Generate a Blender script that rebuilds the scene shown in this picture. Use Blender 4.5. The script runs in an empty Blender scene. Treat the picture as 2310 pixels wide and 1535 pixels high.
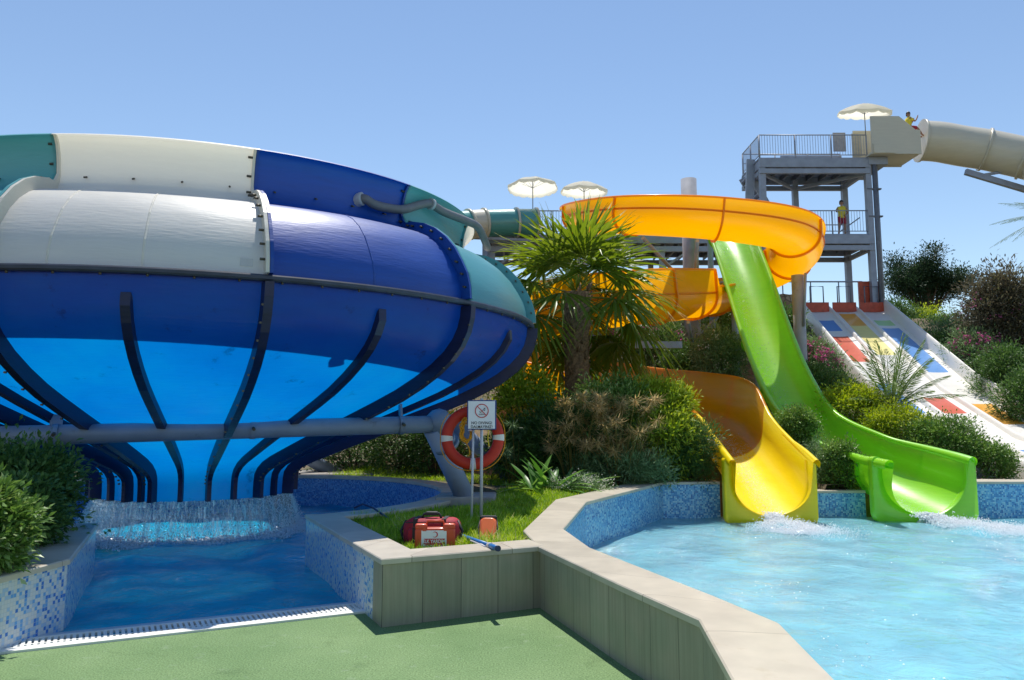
import bpy, math, random
import numpy as np
from mathutils import Vector, Matrix, noise
R = math.radians
random.seed(7); rng = np.random.default_rng(7)
scene = bpy.context.scene
col = scene.collection

# ------------------------------------------------------------------ camera
F = 1800.0; PITCH = R(7.0); EYE = 1.65; HORIZON = 945.0
CY = HORIZON - F * math.tan(PITCH)
cam_d = bpy.data.cameras.new('camera'); cam = bpy.data.objects.new('camera', cam_d); col.objects.link(cam)
cam.location = (0, 0, EYE); cam.rotation_euler = (math.pi / 2 + PITCH, 0, 0)
cam_d.sensor_width = 36; cam_d.lens = F * 36 / 2310
cam_d.shift_y = (CY - 767.5) / 2310
cam_d.clip_start = 0.05; cam_d.clip_end = 3000
scene.camera = cam

def ray(u, v):
    a = (u - 1155) / F; b = (CY - v) / F
    return Vector((a, math.cos(PITCH) - math.sin(PITCH) * b, math.sin(PITCH) + math.cos(PITCH) * b))
def at(u, v, y=None, z=None):
    d = ray(u, v); t = d.y and (y / d.y) if y is not None else (z - EYE) / d.z
    return Vector((0, 0, EYE)) + d * t
def X(u, y): return (u - 1155) / F * y * 1.0

# ------------------------------------------------------------------ object helpers
def tag(o, label=None, cat=None, group=None, kind=None):
    if label: o['label'] = label
    if cat: o['category'] = cat
    if group: o['group'] = group
    if kind: o['kind'] = kind
    return o
def thing(name, label, cat, loc=(0, 0, 0), rz=0, group=None):
    o = bpy.data.objects.new(name, None); col.objects.link(o)
    o.empty_display_size = .1
    o.location = loc; o.rotation_euler = (0, 0, rz)
    return tag(o, label, cat, group)
def kids(o): return [c for c in bpy.data.objects if c.parent == o]
def copy_tree(o, parent=None, deep=None):
    c = o.copy(); col.objects.link(c)
    if parent: c.parent = parent
    for ch in kids(o): copy_tree(ch, c)
    return c

class MB:
    def __init__(s): s.v = []; s.f = []; s.m = []; s.sm = []; s.t = []
    def face(s, idx, mi=0, sm=False, t=.5): s.f.append(tuple(idx)); s.m.append(mi); s.sm.append(sm); s.t.append(t)
    def box(s, lo, hi, mi=0, M=None):
        b = len(s.v)
        for z in (lo[2], hi[2]):
            for x, y in ((lo[0], lo[1]), (hi[0], lo[1]), (hi[0], hi[1]), (lo[0], hi[1])):
                p = Vector((x, y, z)); s.v.append(M @ p if M else p)
        for q in ((3, 2, 1, 0), (4, 5, 6, 7), (0, 1, 5, 4), (1, 2, 6, 5), (2, 3, 7, 6), (3, 0, 4, 7)): s.face([b + i for i in q], mi)
        return s
    def rbox(s, lo, hi, r=.02, mi=0, M=None, seg=3):
        """box with rounded vertical-plane outline (x,z) and chamfered y edges"""
        x0, y0, z0 = lo; x1, y1, z1 = hi
        out = []
        for cx, cz, a0 in ((x1 - r, z1 - r, 0), (x0 + r, z1 - r, 90), (x0 + r, z0 + r, 180), (x1 - r, z0 + r, 270)):
            for k in range(seg + 1):
                a = R(a0 + 90 * k / seg); out.append((cx + r * math.cos(a), cz + r * math.sin(a)))
        cxm, czm = (x0 + x1) / 2, (z0 + z1) / 2
        e = min(r * .5, (y1 - y0) * .3); sx = 1 - e / max(x1 - cxm, 1e-4); sz = 1 - e / max(z1 - czm, 1e-4)
        rings = [(y0, sx, sz), (y0 + e, 1, 1), (y1 - e, 1, 1), (y1, sx, sz)]
        b = len(s.v); n = len(out)
        for y, kx, kz in rings:
            for x, z in out:
                p = Vector((cxm + (x - cxm) * kx, y, czm + (z - czm) * kz)); s.v.append(M @ p if M else p)
        for j in range(3):
            for i in range(n):
                k = (i + 1) % n; s.face((b + j * n + i, b + (j + 1) * n + i, b + (j + 1) * n + k, b + j * n + k), mi, True)
        s.face([b + i for i in range(n)], mi); s.face([b + 3 * n + i for i in range(n)][::-1], mi)
        return s
    def tube(s, pts, r, seg=10, mi=0, caps=True, closed=False, sm=True):
        pts = [Vector(p) for p in pts]; n = len(pts); b = len(s.v)
        up = None
        for i, p in enumerate(pts):
            if closed: t = pts[(i + 1) % n] - pts[i - 1]
            else: t = pts[min(i + 1, n - 1)] - pts[max(i - 1, 0)]
            t.normalize()
            if up is None:
                up = Vector((0, 0, 1)) if abs(t.z) < .9 else Vector((1, 0, 0))
            x = up.cross(t); x.normalize(); y = t.cross(x); up = y
            rr = r[i] if isinstance(r, (list, tuple)) else r
            for k in range(seg):
                a = 2 * math.pi * k / seg; s.v.append(p + x * (rr * math.cos(a)) + y * (rr * math.sin(a)))
        m = n if closed else n - 1
        for i in range(m):
            j = (i + 1) % n
            for k in range(seg):
                l = (k + 1) % seg; s.face((b + i * seg + k, b + i * seg + l, b + j * seg + l, b + j * seg + k), mi, sm)
        if caps and not closed:
            s.face([b + k for k in range(seg)][::-1], mi); s.face([b + (n - 1) * seg + k for k in range(seg)], mi)
        return s
    def bar(s, a, b_, w, h, mi=0, up=(0, 0, 1)):
        a = Vector(a); b_ = Vector(b_); t = (b_ - a); L = t.length; t.normalize()
        up = Vector(up)
        if abs(t.dot(up)) > .98: up = Vector((0, 1, 0))
        x = t.cross(up).normalized(); z = x.cross(t)
        M = Matrix.Translation(a) @ Matrix((x, t, z)).transposed().to_4x4()
        return s.box((-w / 2, 0, -h / 2), (w / 2, L, h / 2), mi, M)
    def prism(s, poly, z0, z1, mi=0, mtop=None, mside=None):
        b = len(s.v); n = len(poly)
        for z in (z0, z1):
            for p in poly: s.v.append(Vector((p[0], p[1], z)))
        s.face([b + i for i in range(n)][::-1], mi); s.face([b + n + i for i in range(n)], mi if mtop is None else mtop)
        for i in range(n):
            j = (i + 1) % n; s.face((b + i, b + j, b + n + j, b + n + i), mi if mside is None else mside)
        return s
    def grid(s, rows, mi=0, sm=True, close=False):
        b = len(s.v); n = len(rows[0])
        for r_ in rows:
            for p in r_: s.v.append(Vector(p))
        for j in range(len(rows) - 1):
            for i in range(n if close else n - 1):
                k = (i + 1) % n; s.face((b + j * n + i, b + j * n + k, b + (j + 1) * n + k, b + (j + 1) * n + i), mi, sm)
        return s
    def blob(s, c, r, mi=0, n=6):
        rows = []
        for j in range(n + 1):
            a = math.pi * j / n
            rows.append([(c[0] + r[0] * math.sin(a) * math.cos(2 * math.pi * k / 10), c[1] + r[1] * math.sin(a) * math.sin(2 * math.pi * k / 10), c[2] - r[2] * math.cos(a)) for k in range(10)])
        return s.grid(rows, mi, True, True)
    def build(s, name, mats, parent=None, uv=True, loc=None):
        me = bpy.data.meshes.new(name); me.from_pydata([tuple(v) for v in s.v], [], s.f)
        for m in (mats if isinstance(mats, (list, tuple)) else [mats]): me.materials.append(m)
        me.polygons.foreach_set('material_index', s.m); me.polygons.foreach_set('use_smooth', s.sm)
        if uv:
            L = me.uv_layers.new(name='UVMap'); dat = [0.0] * (2 * len(me.loops))
            for p in me.polygons:
                n = p.normal
                if abs(n.z) > .75: tx, ty = Vector((1, 0, 0)), Vector((0, 1, 0))
                else: tx = Vector((-n.y, n.x, 0)).normalized(); ty = Vector((0, 0, 1))
                for li in p.loop_indices:
                    c = me.vertices[me.loops[li].vertex_index].co
                    dat[2 * li] = c.dot(tx); dat[2 * li + 1] = c.dot(ty)
            L.data.foreach_set('uv', dat)
        if hasattr(s, 'runv'):
            at_ = me.attributes.new('run', 'FLOAT', 'POINT'); at_.data.foreach_set('value', s.runv)
        me.update()
        o = bpy.data.objects.new(name, me); col.objects.link(o)
        if parent: o.parent = parent
        if loc is not None: o.location = loc
        return o

def np_mesh(name, V, Fq, mats, tint=None, parent=None, smooth=False, mi=None):
    """V (n,3); Fq (m,k) constant k"""
    me = bpy.data.meshes.new(name); m, k = Fq.shape
    me.vertices.add(len(V)); me.vertices.foreach_set('co', V.astype(np.float32).ravel())
    me.loops.add(m * k); me.loops.foreach_set('vertex_index', Fq.astype(np.int32).ravel())
    me.polygons.add(m); me.polygons.foreach_set('loop_start', np.arange(0, m * k, k, dtype=np.int32))
    for x in (mats if isinstance(mats, (list, tuple)) else [mats]): me.materials.append(x)
    if mi is not None: me.polygons.foreach_set('material_index', mi.astype(np.int32))
    me.polygons.foreach_set('use_smooth', np.full(m, smooth))
    if tint is not None:
        a = me.attributes.new('tint', 'FLOAT', 'FACE'); a.data.foreach_set('value', tint.astype(np.float32))
    me.update(calc_edges=True); me.validate()
    o = bpy.data.objects.new(name, me); col.objects.link(o)
    if parent: o.parent = parent
    return o

def catmull(P, n=12):
    P = np.array(P, float); Q = np.vstack([2 * P[0] - P[1], P, 2 * P[-1] - P[-2]]); out = []
    for i in range(1, len(Q) - 2):
        for k in range(n):
            t = k / n; a, b, c, d = Q[i - 1], Q[i], Q[i + 1], Q[i + 2]
            out.append(.5 * ((2 * b) + (-a + c) * t + (2 * a - 5 * b + 4 * c - d) * t * t + (-a + 3 * b - 3 * c + d) * t ** 3))
    out.append(P[-1]); return np.array(out)

# ------------------------------------------------------------------ materials
def mat(name):
    m = bpy.data.materials.new(name); m.use_nodes = True
    nt = m.node_tree; nt.nodes.clear()
    return m, nt, nt.nodes, nt.links
def N(nt, t, **k):
    n = nt.nodes.new(t)
    for a, b in k.items():
        if a.startswith('i_'):
            n.inputs[int(a[2:]) if a[2:].isdigit() else a[2:].replace('_', ' ')].default_value = b
        else: setattr(n, a, b)
    return n
def rgb(*c): return (*c, 1)
def ramp(nt, stops, interp='LINEAR'):
    n = nt.nodes.new('ShaderNodeValToRGB'); e = n.color_ramp.elements; n.color_ramp.interpolation = interp
    while len(e) < len(stops): e.new(.5)
    for x, (p, c) in zip(e, stops): x.position = p; x.color = rgb(*c)
    return n
def plain(name, c, rough=.5, metal=0, coat=0, var=.12, scale=6, bump=0.0, bscale=40, spec=.5, dirt=None):
    m, nt, no, li = mat(name)
    tc = N(nt, 'ShaderNodeTexCoord')
    nz = N(nt, 'ShaderNodeTexNoise', i_Scale=scale, i_Detail=5.0); li.new(tc.outputs['Object'], nz.inputs['Vector'])
    st = [(.3, tuple(x * (1 - var) for x in c)), (.7, tuple(min(1, x * (1 + var)) for x in c))]
    rp = ramp(nt, st); li.new(nz.outputs['Fac'], rp.inputs['Fac'])
    colr = rp.outputs['Color']
    if dirt:
        n2 = N(nt, 'ShaderNodeTexNoise', i_Scale=dirt[1], i_Detail=8.0, i_Roughness=.7); li.new(tc.outputs['Object'], n2.inputs['Vector'])
        r2 = ramp(nt, [(dirt[2], (0, 0, 0)), (dirt[2] + .15, (1, 1, 1))]); li.new(n2.outputs['Fac'], r2.inputs['Fac'])
        mx = N(nt, 'ShaderNodeMix', data_type='RGBA'); li.new(r2.outputs['Color'], mx.inputs['Factor']); li.new(colr, mx.inputs[6]); mx.inputs[7].default_value = rgb(*dirt[0]); colr = mx.outputs[2]
    b = N(nt, 'ShaderNodeBsdfPrincipled', i_Roughness=rough, i_Metallic=metal); b.inputs['Coat Weight'].default_value = coat; b.inputs['Coat Roughness'].default_value = .08
    b.inputs['Specular IOR Level'].default_value = spec
    li.new(colr, b.inputs['Base Color'])
    if bump:
        nb = N(nt, 'ShaderNodeTexNoise', i_Scale=bscale, i_Detail=4.0); li.new(tc.outputs['Object'], nb.inputs['Vector'])
        bp = N(nt, 'ShaderNodeBump', i_Strength=bump, i_Distance=.02); li.new(nb.outputs['Fac'], bp.inputs['Height']); li.new(bp.outputs['Normal'], b.inputs['Normal'])
    o = N(nt, 'ShaderNodeOutputMaterial'); li.new(b.outputs[0], o.inputs[0])
    return m
def grp(name, c, trans=0.0, tcol=None, rough=.3, coat=.25, streak=.15, var=.08, spot=None, crough=.12, tvar=0):
    """glass-fibre shell: gel coat outside, optional light coming through"""
    m, nt, no, li = mat(name)
    tc = N(nt, 'ShaderNodeTexCoord')
    mp = N(nt, 'ShaderNodeMapping'); mp.inputs['Scale'].default_value = (1, 1, 7); li.new(tc.outputs['Object'], mp.inputs['Vector'])
    nz = N(nt, 'ShaderNodeTexNoise', i_Scale=1.6, i_Detail=8.0, i_Roughness=.65); li.new(mp.outputs[0], nz.inputs['Vector'])
    rp = ramp(nt, [(.3, tuple(x * (1 - var) for x in c)), (.7, tuple(min(1, x * (1 + var)) for x in c))]); li.new(nz.outputs['Fac'], rp.inputs['Fac'])
    colr = rp.outputs['Color']
    if spot:
        n2 = N(nt, 'ShaderNodeTexNoise', i_Scale=spot[1], i_Detail=9.0, i_Roughness=.75); li.new(tc.outputs['Object'], n2.inputs['Vector'])
        r2 = ramp(nt, [(spot[2], (0, 0, 0)), (spot[2] + .09, (1, 1, 1))]); li.new(n2.outputs['Fac'], r2.inputs['Fac'])
        mx = N(nt, 'ShaderNodeMix', data_type='RGBA'); li.new(r2.outputs['Color'], mx.inputs['Factor']); li.new(colr, mx.inputs[6]); mx.inputs[7].default_value = rgb(*spot[0]); colr = mx.outputs[2]
    b = N(nt, 'ShaderNodeBsdfPrincipled', i_Roughness=rough); b.inputs['Coat Weight'].default_value = coat; b.inputs['Coat Roughness'].default_value = crough
    li.new(colr, b.inputs['Base Color'])
    rr = N(nt, 'ShaderNodeMapRange'); rr.inputs[3].default_value = rough - .08; rr.inputs[4].default_value = rough + .1; li.new(nz.outputs['Fac'], rr.inputs[0]); li.new(rr.outputs[0], b.inputs['Roughness'])
    nb = N(nt, 'ShaderNodeTexNoise', i_Scale=6.0, i_Detail=6.0); li.new(mp.outputs[0], nb.inputs['Vector'])
    bp = N(nt, 'ShaderNodeBump', i_Strength=streak, i_Distance=.03); li.new(nb.outputs['Fac'], bp.inputs['Height']); li.new(bp.outputs['Normal'], b.inputs['Normal'])
    o = N(nt, 'ShaderNodeOutputMaterial'); sh = b.outputs[0]
    if trans:
        t = N(nt, 'ShaderNodeBsdfTranslucent', i_Color=rgb(*(tcol or c)))
        if spot:
            mt = N(nt, 'ShaderNodeMix', data_type='RGBA'); li.new(r2.outputs['Color'], mt.inputs['Factor']); mt.inputs[6].default_value = rgb(*(tcol or c)); mt.inputs[7].default_value = rgb(*[x * .45 for x in (tcol or c)]); li.new(mt.outputs[2], t.inputs['Color'])
        if tvar:
            n3 = N(nt, 'ShaderNodeTexNoise', i_Scale=.55, i_Detail=6.0, i_Roughness=.6); li.new(tc.outputs['Object'], n3.inputs['Vector'])
            r3_ = ramp(nt, [(.34, (0, 1 - tvar * .7, 1 - tvar * .3)), (.5, (.0, 1, 1)), (.68, (.02, 1 + tvar, 1.05))]); li.new(n3.outputs['Fac'], r3_.inputs['Fac'])
            n4 = N(nt, 'ShaderNodeTexNoise', i_Scale=26.0, i_Detail=6.0, i_Roughness=.8); li.new(tc.outputs['Object'], n4.inputs['Vector'])
            r4_ = ramp(nt, [(.30, (.35, .5, .7)), (.40, (1, 1, 1))]); li.new(n4.outputs['Fac'], r4_.inputs['Fac'])
            ma = N(nt, 'ShaderNodeMix', data_type='RGBA', blend_type='MULTIPLY'); ma.inputs['Factor'].default_value = 1; li.new(mt.outputs[2], ma.inputs[6]); li.new(r3_.outputs[0], ma.inputs[7])
            mb_ = N(nt, 'ShaderNodeMix', data_type='RGBA', blend_type='MULTIPLY'); mb_.inputs['Factor'].default_value = .6; li.new(ma.outputs[2], mb_.inputs[6]); li.new(r4_.outputs[0], mb_.inputs[7]); li.new(mb_.outputs[2], t.inputs['Color'])
        ms = N(nt, 'ShaderNodeMixShader', i_Fac=trans); li.new(sh, ms.inputs[1]); li.new(t.outputs[0], ms.inputs[2]); sh = ms.outputs[0]
    li.new(sh, o.inputs[0]); return m
def mosaic(name, stops, size=.024, grout=(.5, .55, .6), rough=.2):
    m, nt, no, li = mat(name)
    uv = N(nt, 'ShaderNodeUVMap', uv_map='UVMap')
    sc = N(nt, 'ShaderNodeVectorMath', operation='SCALE'); sc.inputs['Scale'].default_value = 1 / size; li.new(uv.outputs[0], sc.inputs[0])
    fl = N(nt, 'ShaderNodeVectorMath', operation='FLOOR'); li.new(sc.outputs[0], fl.inputs[0])
    wn = N(nt, 'ShaderNodeTexWhiteNoise', noise_dimensions='2D'); li.new(fl.outputs[0], wn.inputs['Vector'])
    rp = ramp(nt, stops, 'CONSTANT'); li.new(wn.outputs['Value'], rp.inputs['Fac'])
    fr = N(nt, 'ShaderNodeVectorMath', operation='FRACTION'); li.new(sc.outputs[0], fr.inputs[0])
    sp = N(nt, 'ShaderNodeSeparateXYZ'); li.new(fr.outputs[0], sp.inputs[0])
    gx = N(nt, 'ShaderNodeMath', operation='LESS_THAN'); gx.inputs[1].default_value = .09; li.new(sp.outputs[0], gx.inputs[0])
    gy = N(nt, 'ShaderNodeMath', operation='LESS_THAN'); gy.inputs[1].default_value = .09; li.new(sp.outputs[1], gy.inputs[0])
    mxm = N(nt, 'ShaderNodeMath', operation='MAXIMUM'); li.new(gx.outputs[0], mxm.inputs[0]); li.new(gy.outputs[0], mxm.inputs[1])
    mx = N(nt, 'ShaderNodeMix', data_type='RGBA'); li.new(mxm.outputs[0], mx.inputs['Factor']); li.new(rp.outputs['Color'], mx.inputs[6]); mx.inputs[7].default_value = rgb(*grout)
    b = N(nt, 'ShaderNodeBsdfPrincipled', i_Roughness=rough); li.new(mx.outputs[2], b.inputs['Base Color'])
    bp = N(nt, 'ShaderNodeBump', i_Strength=.4, i_Distance=.003, invert=True); li.new(mxm.outputs[0], bp.inputs['Height']); li.new(bp.outputs['Normal'], b.inputs['Normal'])
    o = N(nt, 'ShaderNodeOutputMaterial'); li.new(b.outputs[0], o.inputs[0]); return m
def stone_clad(name):
    m, nt, no, li = mat(name)
    uv = N(nt, 'ShaderNodeUVMap', uv_map='UVMap'); sp = N(nt, 'ShaderNodeSeparateXYZ'); li.new(uv.outputs[0], sp.inputs[0])
    dv = N(nt, 'ShaderNodeMath', operation='DIVIDE'); dv.inputs[1].default_value = .345; li.new(sp.outputs[0], dv.inputs[0])
    fr = N(nt, 'ShaderNodeMath', operation='FRACT'); li.new(dv.outputs[0], fr.inputs[0])
    fl = N(nt, 'ShaderNodeMath', operation='FLOOR'); li.new(dv.outputs[0], fl.inputs[0])
    jt = N(nt, 'ShaderNodeMath', operation='LESS_THAN'); jt.inputs[1].default_value = .014; li.new(fr.outputs[0], jt.inputs[0])
    wn = N(nt, 'ShaderNodeTexWhiteNoise', noise_dimensions='1D'); li.new(fl.outputs[0], wn.inputs['W'])
    mp = N(nt, 'ShaderNodeMapping'); mp.inputs['Scale'].default_value = (30, 1.1, 1); li.new(uv.outputs[0], mp.inputs['Vector'])
    nz = N(nt, 'ShaderNodeTexNoise', i_Scale=1.0, i_Detail=8.0, i_Roughness=.65); li.new(mp.outputs[0], nz.inputs['Vector'])
    n2 = N(nt, 'ShaderNodeTexNoise', i_Scale=3.5, i_Detail=6.0); li.new(uv.outputs[0], n2.inputs['Vector'])
    rp = ramp(nt, [(.25, (.30, .275, .205)), (.55, (.385, .352, .268)), (.8, (.44, .405, .315))]); li.new(nz.outputs['Fac'], rp.inputs['Fac'])
    r2 = ramp(nt, [(.4, (.92, .95, .88)), (.62, (1.06, 1.0, .95))]); li.new(n2.outputs['Fac'], r2.inputs['Fac'])
    mu = N(nt, 'ShaderNodeMix', data_type='RGBA', blend_type='MULTIPLY'); mu.inputs['Factor'].default_value = 1; li.new(rp.outputs['Color'], mu.inputs[6]); li.new(r2.outputs['Color'], mu.inputs[7])
    hv = N(nt, 'ShaderNodeHueSaturation'); mr = N(nt, 'ShaderNodeMapRange'); mr.inputs[3].default_value = .86; mr.inputs[4].default_value = 1.1; li.new(wn.outputs['Value'], mr.inputs[0]); li.new(mr.outputs[0], hv.inputs['Value']); li.new(mu.outputs[2], hv.inputs['Color'])
    mx = N(nt, 'ShaderNodeMix', data_type='RGBA'); li.new(jt.outputs[0], mx.inputs['Factor']); li.new(hv.outputs[0], mx.inputs[6]); mx.inputs[7].default_value = rgb(.07, .065, .05)
    b = N(nt, 'ShaderNodeBsdfPrincipled', i_Roughness=.6); li.new(mx.outputs[2], b.inputs['Base Color'])
    o = N(nt, 'ShaderNodeOutputMaterial'); li.new(b.outputs[0], o.inputs[0]); return m
def leaf_mat(name, stops, trans=.3, rough=.4, tr_mul=1.3):
    m, nt, no, li = mat(name)
    at_ = N(nt, 'ShaderNodeAttribute', attribute_name='tint')
    rp = ramp(nt, stops); li.new(at_.outputs['Fac'], rp.inputs['Fac'])
    b = N(nt, 'ShaderNodeBsdfPrincipled', i_Roughness=rough); b.inputs['Specular IOR Level'].default_value = .22; li.new(rp.outputs['Color'], b.inputs['Base Color'])
    t = N(nt, 'ShaderNodeBsdfTranslucent'); hv = N(nt, 'ShaderNodeHueSaturation', i_Value=tr_mul, i_Hue=.485, i_Saturation=1.1); li.new(rp.outputs['Color'], hv.inputs['Color']); li.new(hv.outputs[0], t.inputs['Color'])
    ms = N(nt, 'ShaderNodeMixShader', i_Fac=trans); li.new(b.outputs[0], ms.inputs[1]); li.new(t.outputs[0], ms.inputs[2])
    o = N(nt, 'ShaderNodeOutputMaterial'); li.new(ms.outputs[0], o.inputs[0]); return m
def water_mat(name, body, tint, body_fac, bump=.5, scale=5.0, refr=.5):
    m, nt, no, li = mat(name)
    tc = N(nt, 'ShaderNodeTexCoord')
    nz = N(nt, 'ShaderNodeTexNoise', i_Scale=scale, i_Detail=7.0, i_Roughness=.62, i_Distortion=.6); li.new(tc.outputs['Object'], nz.inputs['Vector'])
    bp = N(nt, 'ShaderNodeBump', i_Strength=bump, i_Distance=.05); li.new(nz.outputs['Fac'], bp.inputs['Height'])
    tr = N(nt, 'ShaderNodeBsdfTransparent', i_Color=rgb(*tint))
    df = N(nt, 'ShaderNodeBsdfDiffuse'); 
    n2 = N(nt, 'ShaderNodeTexNoise', i_Scale=1.3, i_Detail=5.0); li.new(tc.outputs['Object'], n2.inputs['Vector'])
    rp = ramp(nt, [(.35, tuple(x * .8 for x in body)), (.65, tuple(min(1, x * 1.15) for x in body))]); li.new(n2.outputs['Fac'], rp.inputs['Fac']); li.new(rp.outputs['Color'], df.inputs['Color']); li.new(bp.outputs['Normal'], df.inputs['Normal'])
    rf = N(nt, 'ShaderNodeBsdfRefraction', i_Color=rgb(*tint), i_Roughness=.03, i_IOR=1.33); li.new(bp.outputs['Normal'], rf.inputs['Normal']); m0 = N(nt, 'ShaderNodeMixShader', i_Fac=refr); li.new(tr.outputs[0], m0.inputs[1]); li.new(rf.outputs[0], m0.inputs[2])
    m1 = N(nt, 'ShaderNodeMixShader', i_Fac=body_fac); li.new(m0.outputs[0], m1.inputs[1]); li.new(df.outputs[0], m1.inputs[2])
    nz2 = N(nt, 'ShaderNodeTexNoise', i_Scale=scale * 2.6, i_Detail=5.0, i_Roughness=.6, i_Distortion=.8); li.new(tc.outputs['Object'], nz2.inputs['Vector']); b2 = N(nt, 'ShaderNodeBump', i_Strength=.9, i_Distance=.05); li.new(nz2.outputs['Fac'], b2.inputs['Height']); li.new(bp.outputs['Normal'], b2.inputs['Normal'])
    gl = N(nt, 'ShaderNodeBsdfGlossy', i_Roughness=.05); li.new(b2.outputs['Normal'], gl.inputs['Normal'])
    fr = N(nt, 'ShaderNodeFresnel', i_IOR=1.33); li.new(bp.outputs['Normal'], fr.inputs['Normal'])
    m2 = N(nt, 'ShaderNodeMixShader'); li.new(fr.outputs[0], m2.inputs[0]); li.new(m1.outputs[0], m2.inputs[1]); li.new(gl.outputs[0], m2.inputs[2])
    o = N(nt, 'ShaderNodeOutputMaterial'); li.new(m2.outputs[0], o.inputs[0]); return m

M = {}
M['gel_white'] = grp('gel_white', (.84, .81, .73), trans=.30, tcol=(.85, .80, .66), rough=.45, coat=.3, streak=.13, var=.04, crough=.40)
M['gel_navy'] = grp('gel_navy', (.001, .060, .34), trans=.10, tcol=(.0, .07, .5), rough=.45, coat=.35, streak=.15, var=.15, crough=.38)
M['gel_teal'] = grp('gel_teal', (.075, .33, .35), trans=.12, tcol=(.08, .36, .38), rough=.42, coat=.4, streak=.14, var=.06, crough=.36)
M['shell_blue'] = grp('shell_blue', (.0005, .020, .20), trans=.45, tcol=(.0, .25, .78), rough=.40, coat=.12, streak=.2, var=.25, spot=((.0005, .014, .14), 3.2, .60), tvar=.30)
M['rib_blue'] = grp('rib_blue', (.004, .010, .055), rough=.45, coat=.1, var=.3)
M['seam_grey'] = plain('seam_grey', (.035, .045, .075), .5, var=.3)
M['bolt'] = plain('bolt_steel', (.10, .09, .07), .5, metal=.6)
M['amber'] = grp('amber_shell', (.88, .38, .003), trans=.55, tcol=(.95, .45, .0), rough=.3, coat=.25, var=.1, streak=.12, spot=((.55, .30, .03), 3.0, .68))
M['yellow'] = grp('yellow_shell', (.98, .73, .004), trans=.12, tcol=(1.0, .62, .0), rough=.35, coat=.2, var=.05, streak=.1)
M['lime'] = grp('lime_shell', (.32, .78, .02), trans=.25, tcol=(.42, .90, .02), rough=.36, coat=.9, crough=.26, var=.06, streak=.1)
M['lane_white'] = grp('lane_white', (.88, .85, .79), trans=.1, tcol=(.85, .82, .75), rough=.4, coat=.15, var=.04)
M['cream'] = grp('cream_shell', (.68, .63, .50), trans=.12, rough=.35, coat=.25, var=.05)
M['tube_teal'] = grp('tube_teal', (.10, .36, .34), trans=.12, rough=.3, coat=.35, var=.1)
for k, c in {'p_red': (.62, .10, .04), 'p_blue': (.10, .28, .62), 'p_green': (.40, .66, .25), 'p_orange': (.85, .40, .05), 'p_yellow': (.88, .75, .25)}.items(): M[k] = grp(k, c, rough=.4, coat=.25, var=.08)
M['rail_red'] = plain('barrier_red', (.48, .07, .03), .45, var=.2)
M['steel'] = plain('galvanised_steel', (.30, .33, .40), .5, metal=.15, var=.12, scale=3, dirt=((.22, .20, .20), 5, .66))
M['steel_dark'] = plain('dark_steel', (.14, .15, .18), .5, var=.15)
M['pipe_grey'] = plain('painted_pipe', (.20, .25, .33), .45, var=.12, scale=3, dirt=((.12, .13, .15), 7, .6))
M['leg_grey'] = plain('painted_leg', (.28, .35, .50), .45, var=.12, scale=3)
M['hose_grey'] = plain('hose_grey', (.17, .165, .17), .5, var=.15)
M['column_grey'] = plain('column_concrete', (.33, .34, .38), .7, var=.12, scale=4, dirt=((.2, .19, .18), 3, .6))
M['coping'] = plain('travertine_coping', (.55, .49, .39), .36, var=.09, scale=5, dirt=((.43, .345, .22), 1.7, .60), spec=.5)
def add_joints(m, step):
    nt = m.node_tree; li = nt.links; b = [n for n in nt.nodes if n.type == 'BSDF_PRINCIPLED'][0]; src = b.inputs['Base Color'].links[0].from_socket
    at_ = N(nt, 'ShaderNodeAttribute', attribute_name='run'); dv = N(nt, 'ShaderNodeMath', operation='DIVIDE'); dv.inputs[1].default_value = step; li.new(at_.outputs['Fac'], dv.inputs[0])
    fr = N(nt, 'ShaderNodeMath', operation='FRACT'); li.new(dv.outputs[0], fr.inputs[0]); lt = N(nt, 'ShaderNodeMath', operation='LESS_THAN'); lt.inputs[1].default_value = .007; li.new(fr.outputs[0], lt.inputs[0])
    fl = N(nt, 'ShaderNodeMath', operation='FLOOR'); li.new(dv.outputs[0], fl.inputs[0]); wn_ = N(nt, 'ShaderNodeTexWhiteNoise', noise_dimensions='1D'); li.new(fl.outputs[0], wn_.inputs['W'])
    mr = N(nt, 'ShaderNodeMapRange'); mr.inputs[3].default_value = .90; mr.inputs[4].default_value = 1.07; li.new(wn_.outputs['Value'], mr.inputs[0]); hv = N(nt, 'ShaderNodeHueSaturation'); li.new(mr.outputs[0], hv.inputs['Value']); li.new(src, hv.inputs['Color'])
    mx = N(nt, 'ShaderNodeMix', data_type='RGBA'); li.new(lt.outputs[0], mx.inputs['Factor']); li.new(hv.outputs[0], mx.inputs[6]); mx.inputs[7].default_value = rgb(.20, .16, .11); li.new(mx.outputs[2], b.inputs['Base Color'])
add_joints(M['coping'], .82)
M['coping_far'] = plain('pale_coping', (.52, .46, .37), .5, var=.15, scale=4, dirt=((.36, .28, .18), 2.0, .6))
M['clad'] = stone_clad('stone_cladding')
M['concrete'] = plain('concrete', (.36, .33, .29), .85, var=.18, scale=5, bump=.2, bscale=30)
M['tile_blue'] = mosaic('pool_mosaic_blue', [(0, (.05, .25, .56)), (.25, (.12, .40, .70)), (.5, (.24, .54, .76)), (.72, (.40, .66, .80)), (.9, (.03, .15, .45))], .028, (.3, .5, .62))
M['tile_pale'] = mosaic('pool_mosaic_pale', [(0, (.66, .70, .72)), (.35, (.42, .58, .76)), (.55, (.70, .71, .69)), (.76, (.07, .22, .62)), (.89, (.17, .40, .74))], .029, (.55, .6, .62))
M['tile_deep'] = mosaic('pool_mosaic_deep', [(0, (.05, .22, .55)), (.3, (.10, .34, .66)), (.6, (.22, .46, .72)), (.85, (.03, .13, .42))], .026, (.22, .38, .58))
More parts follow.
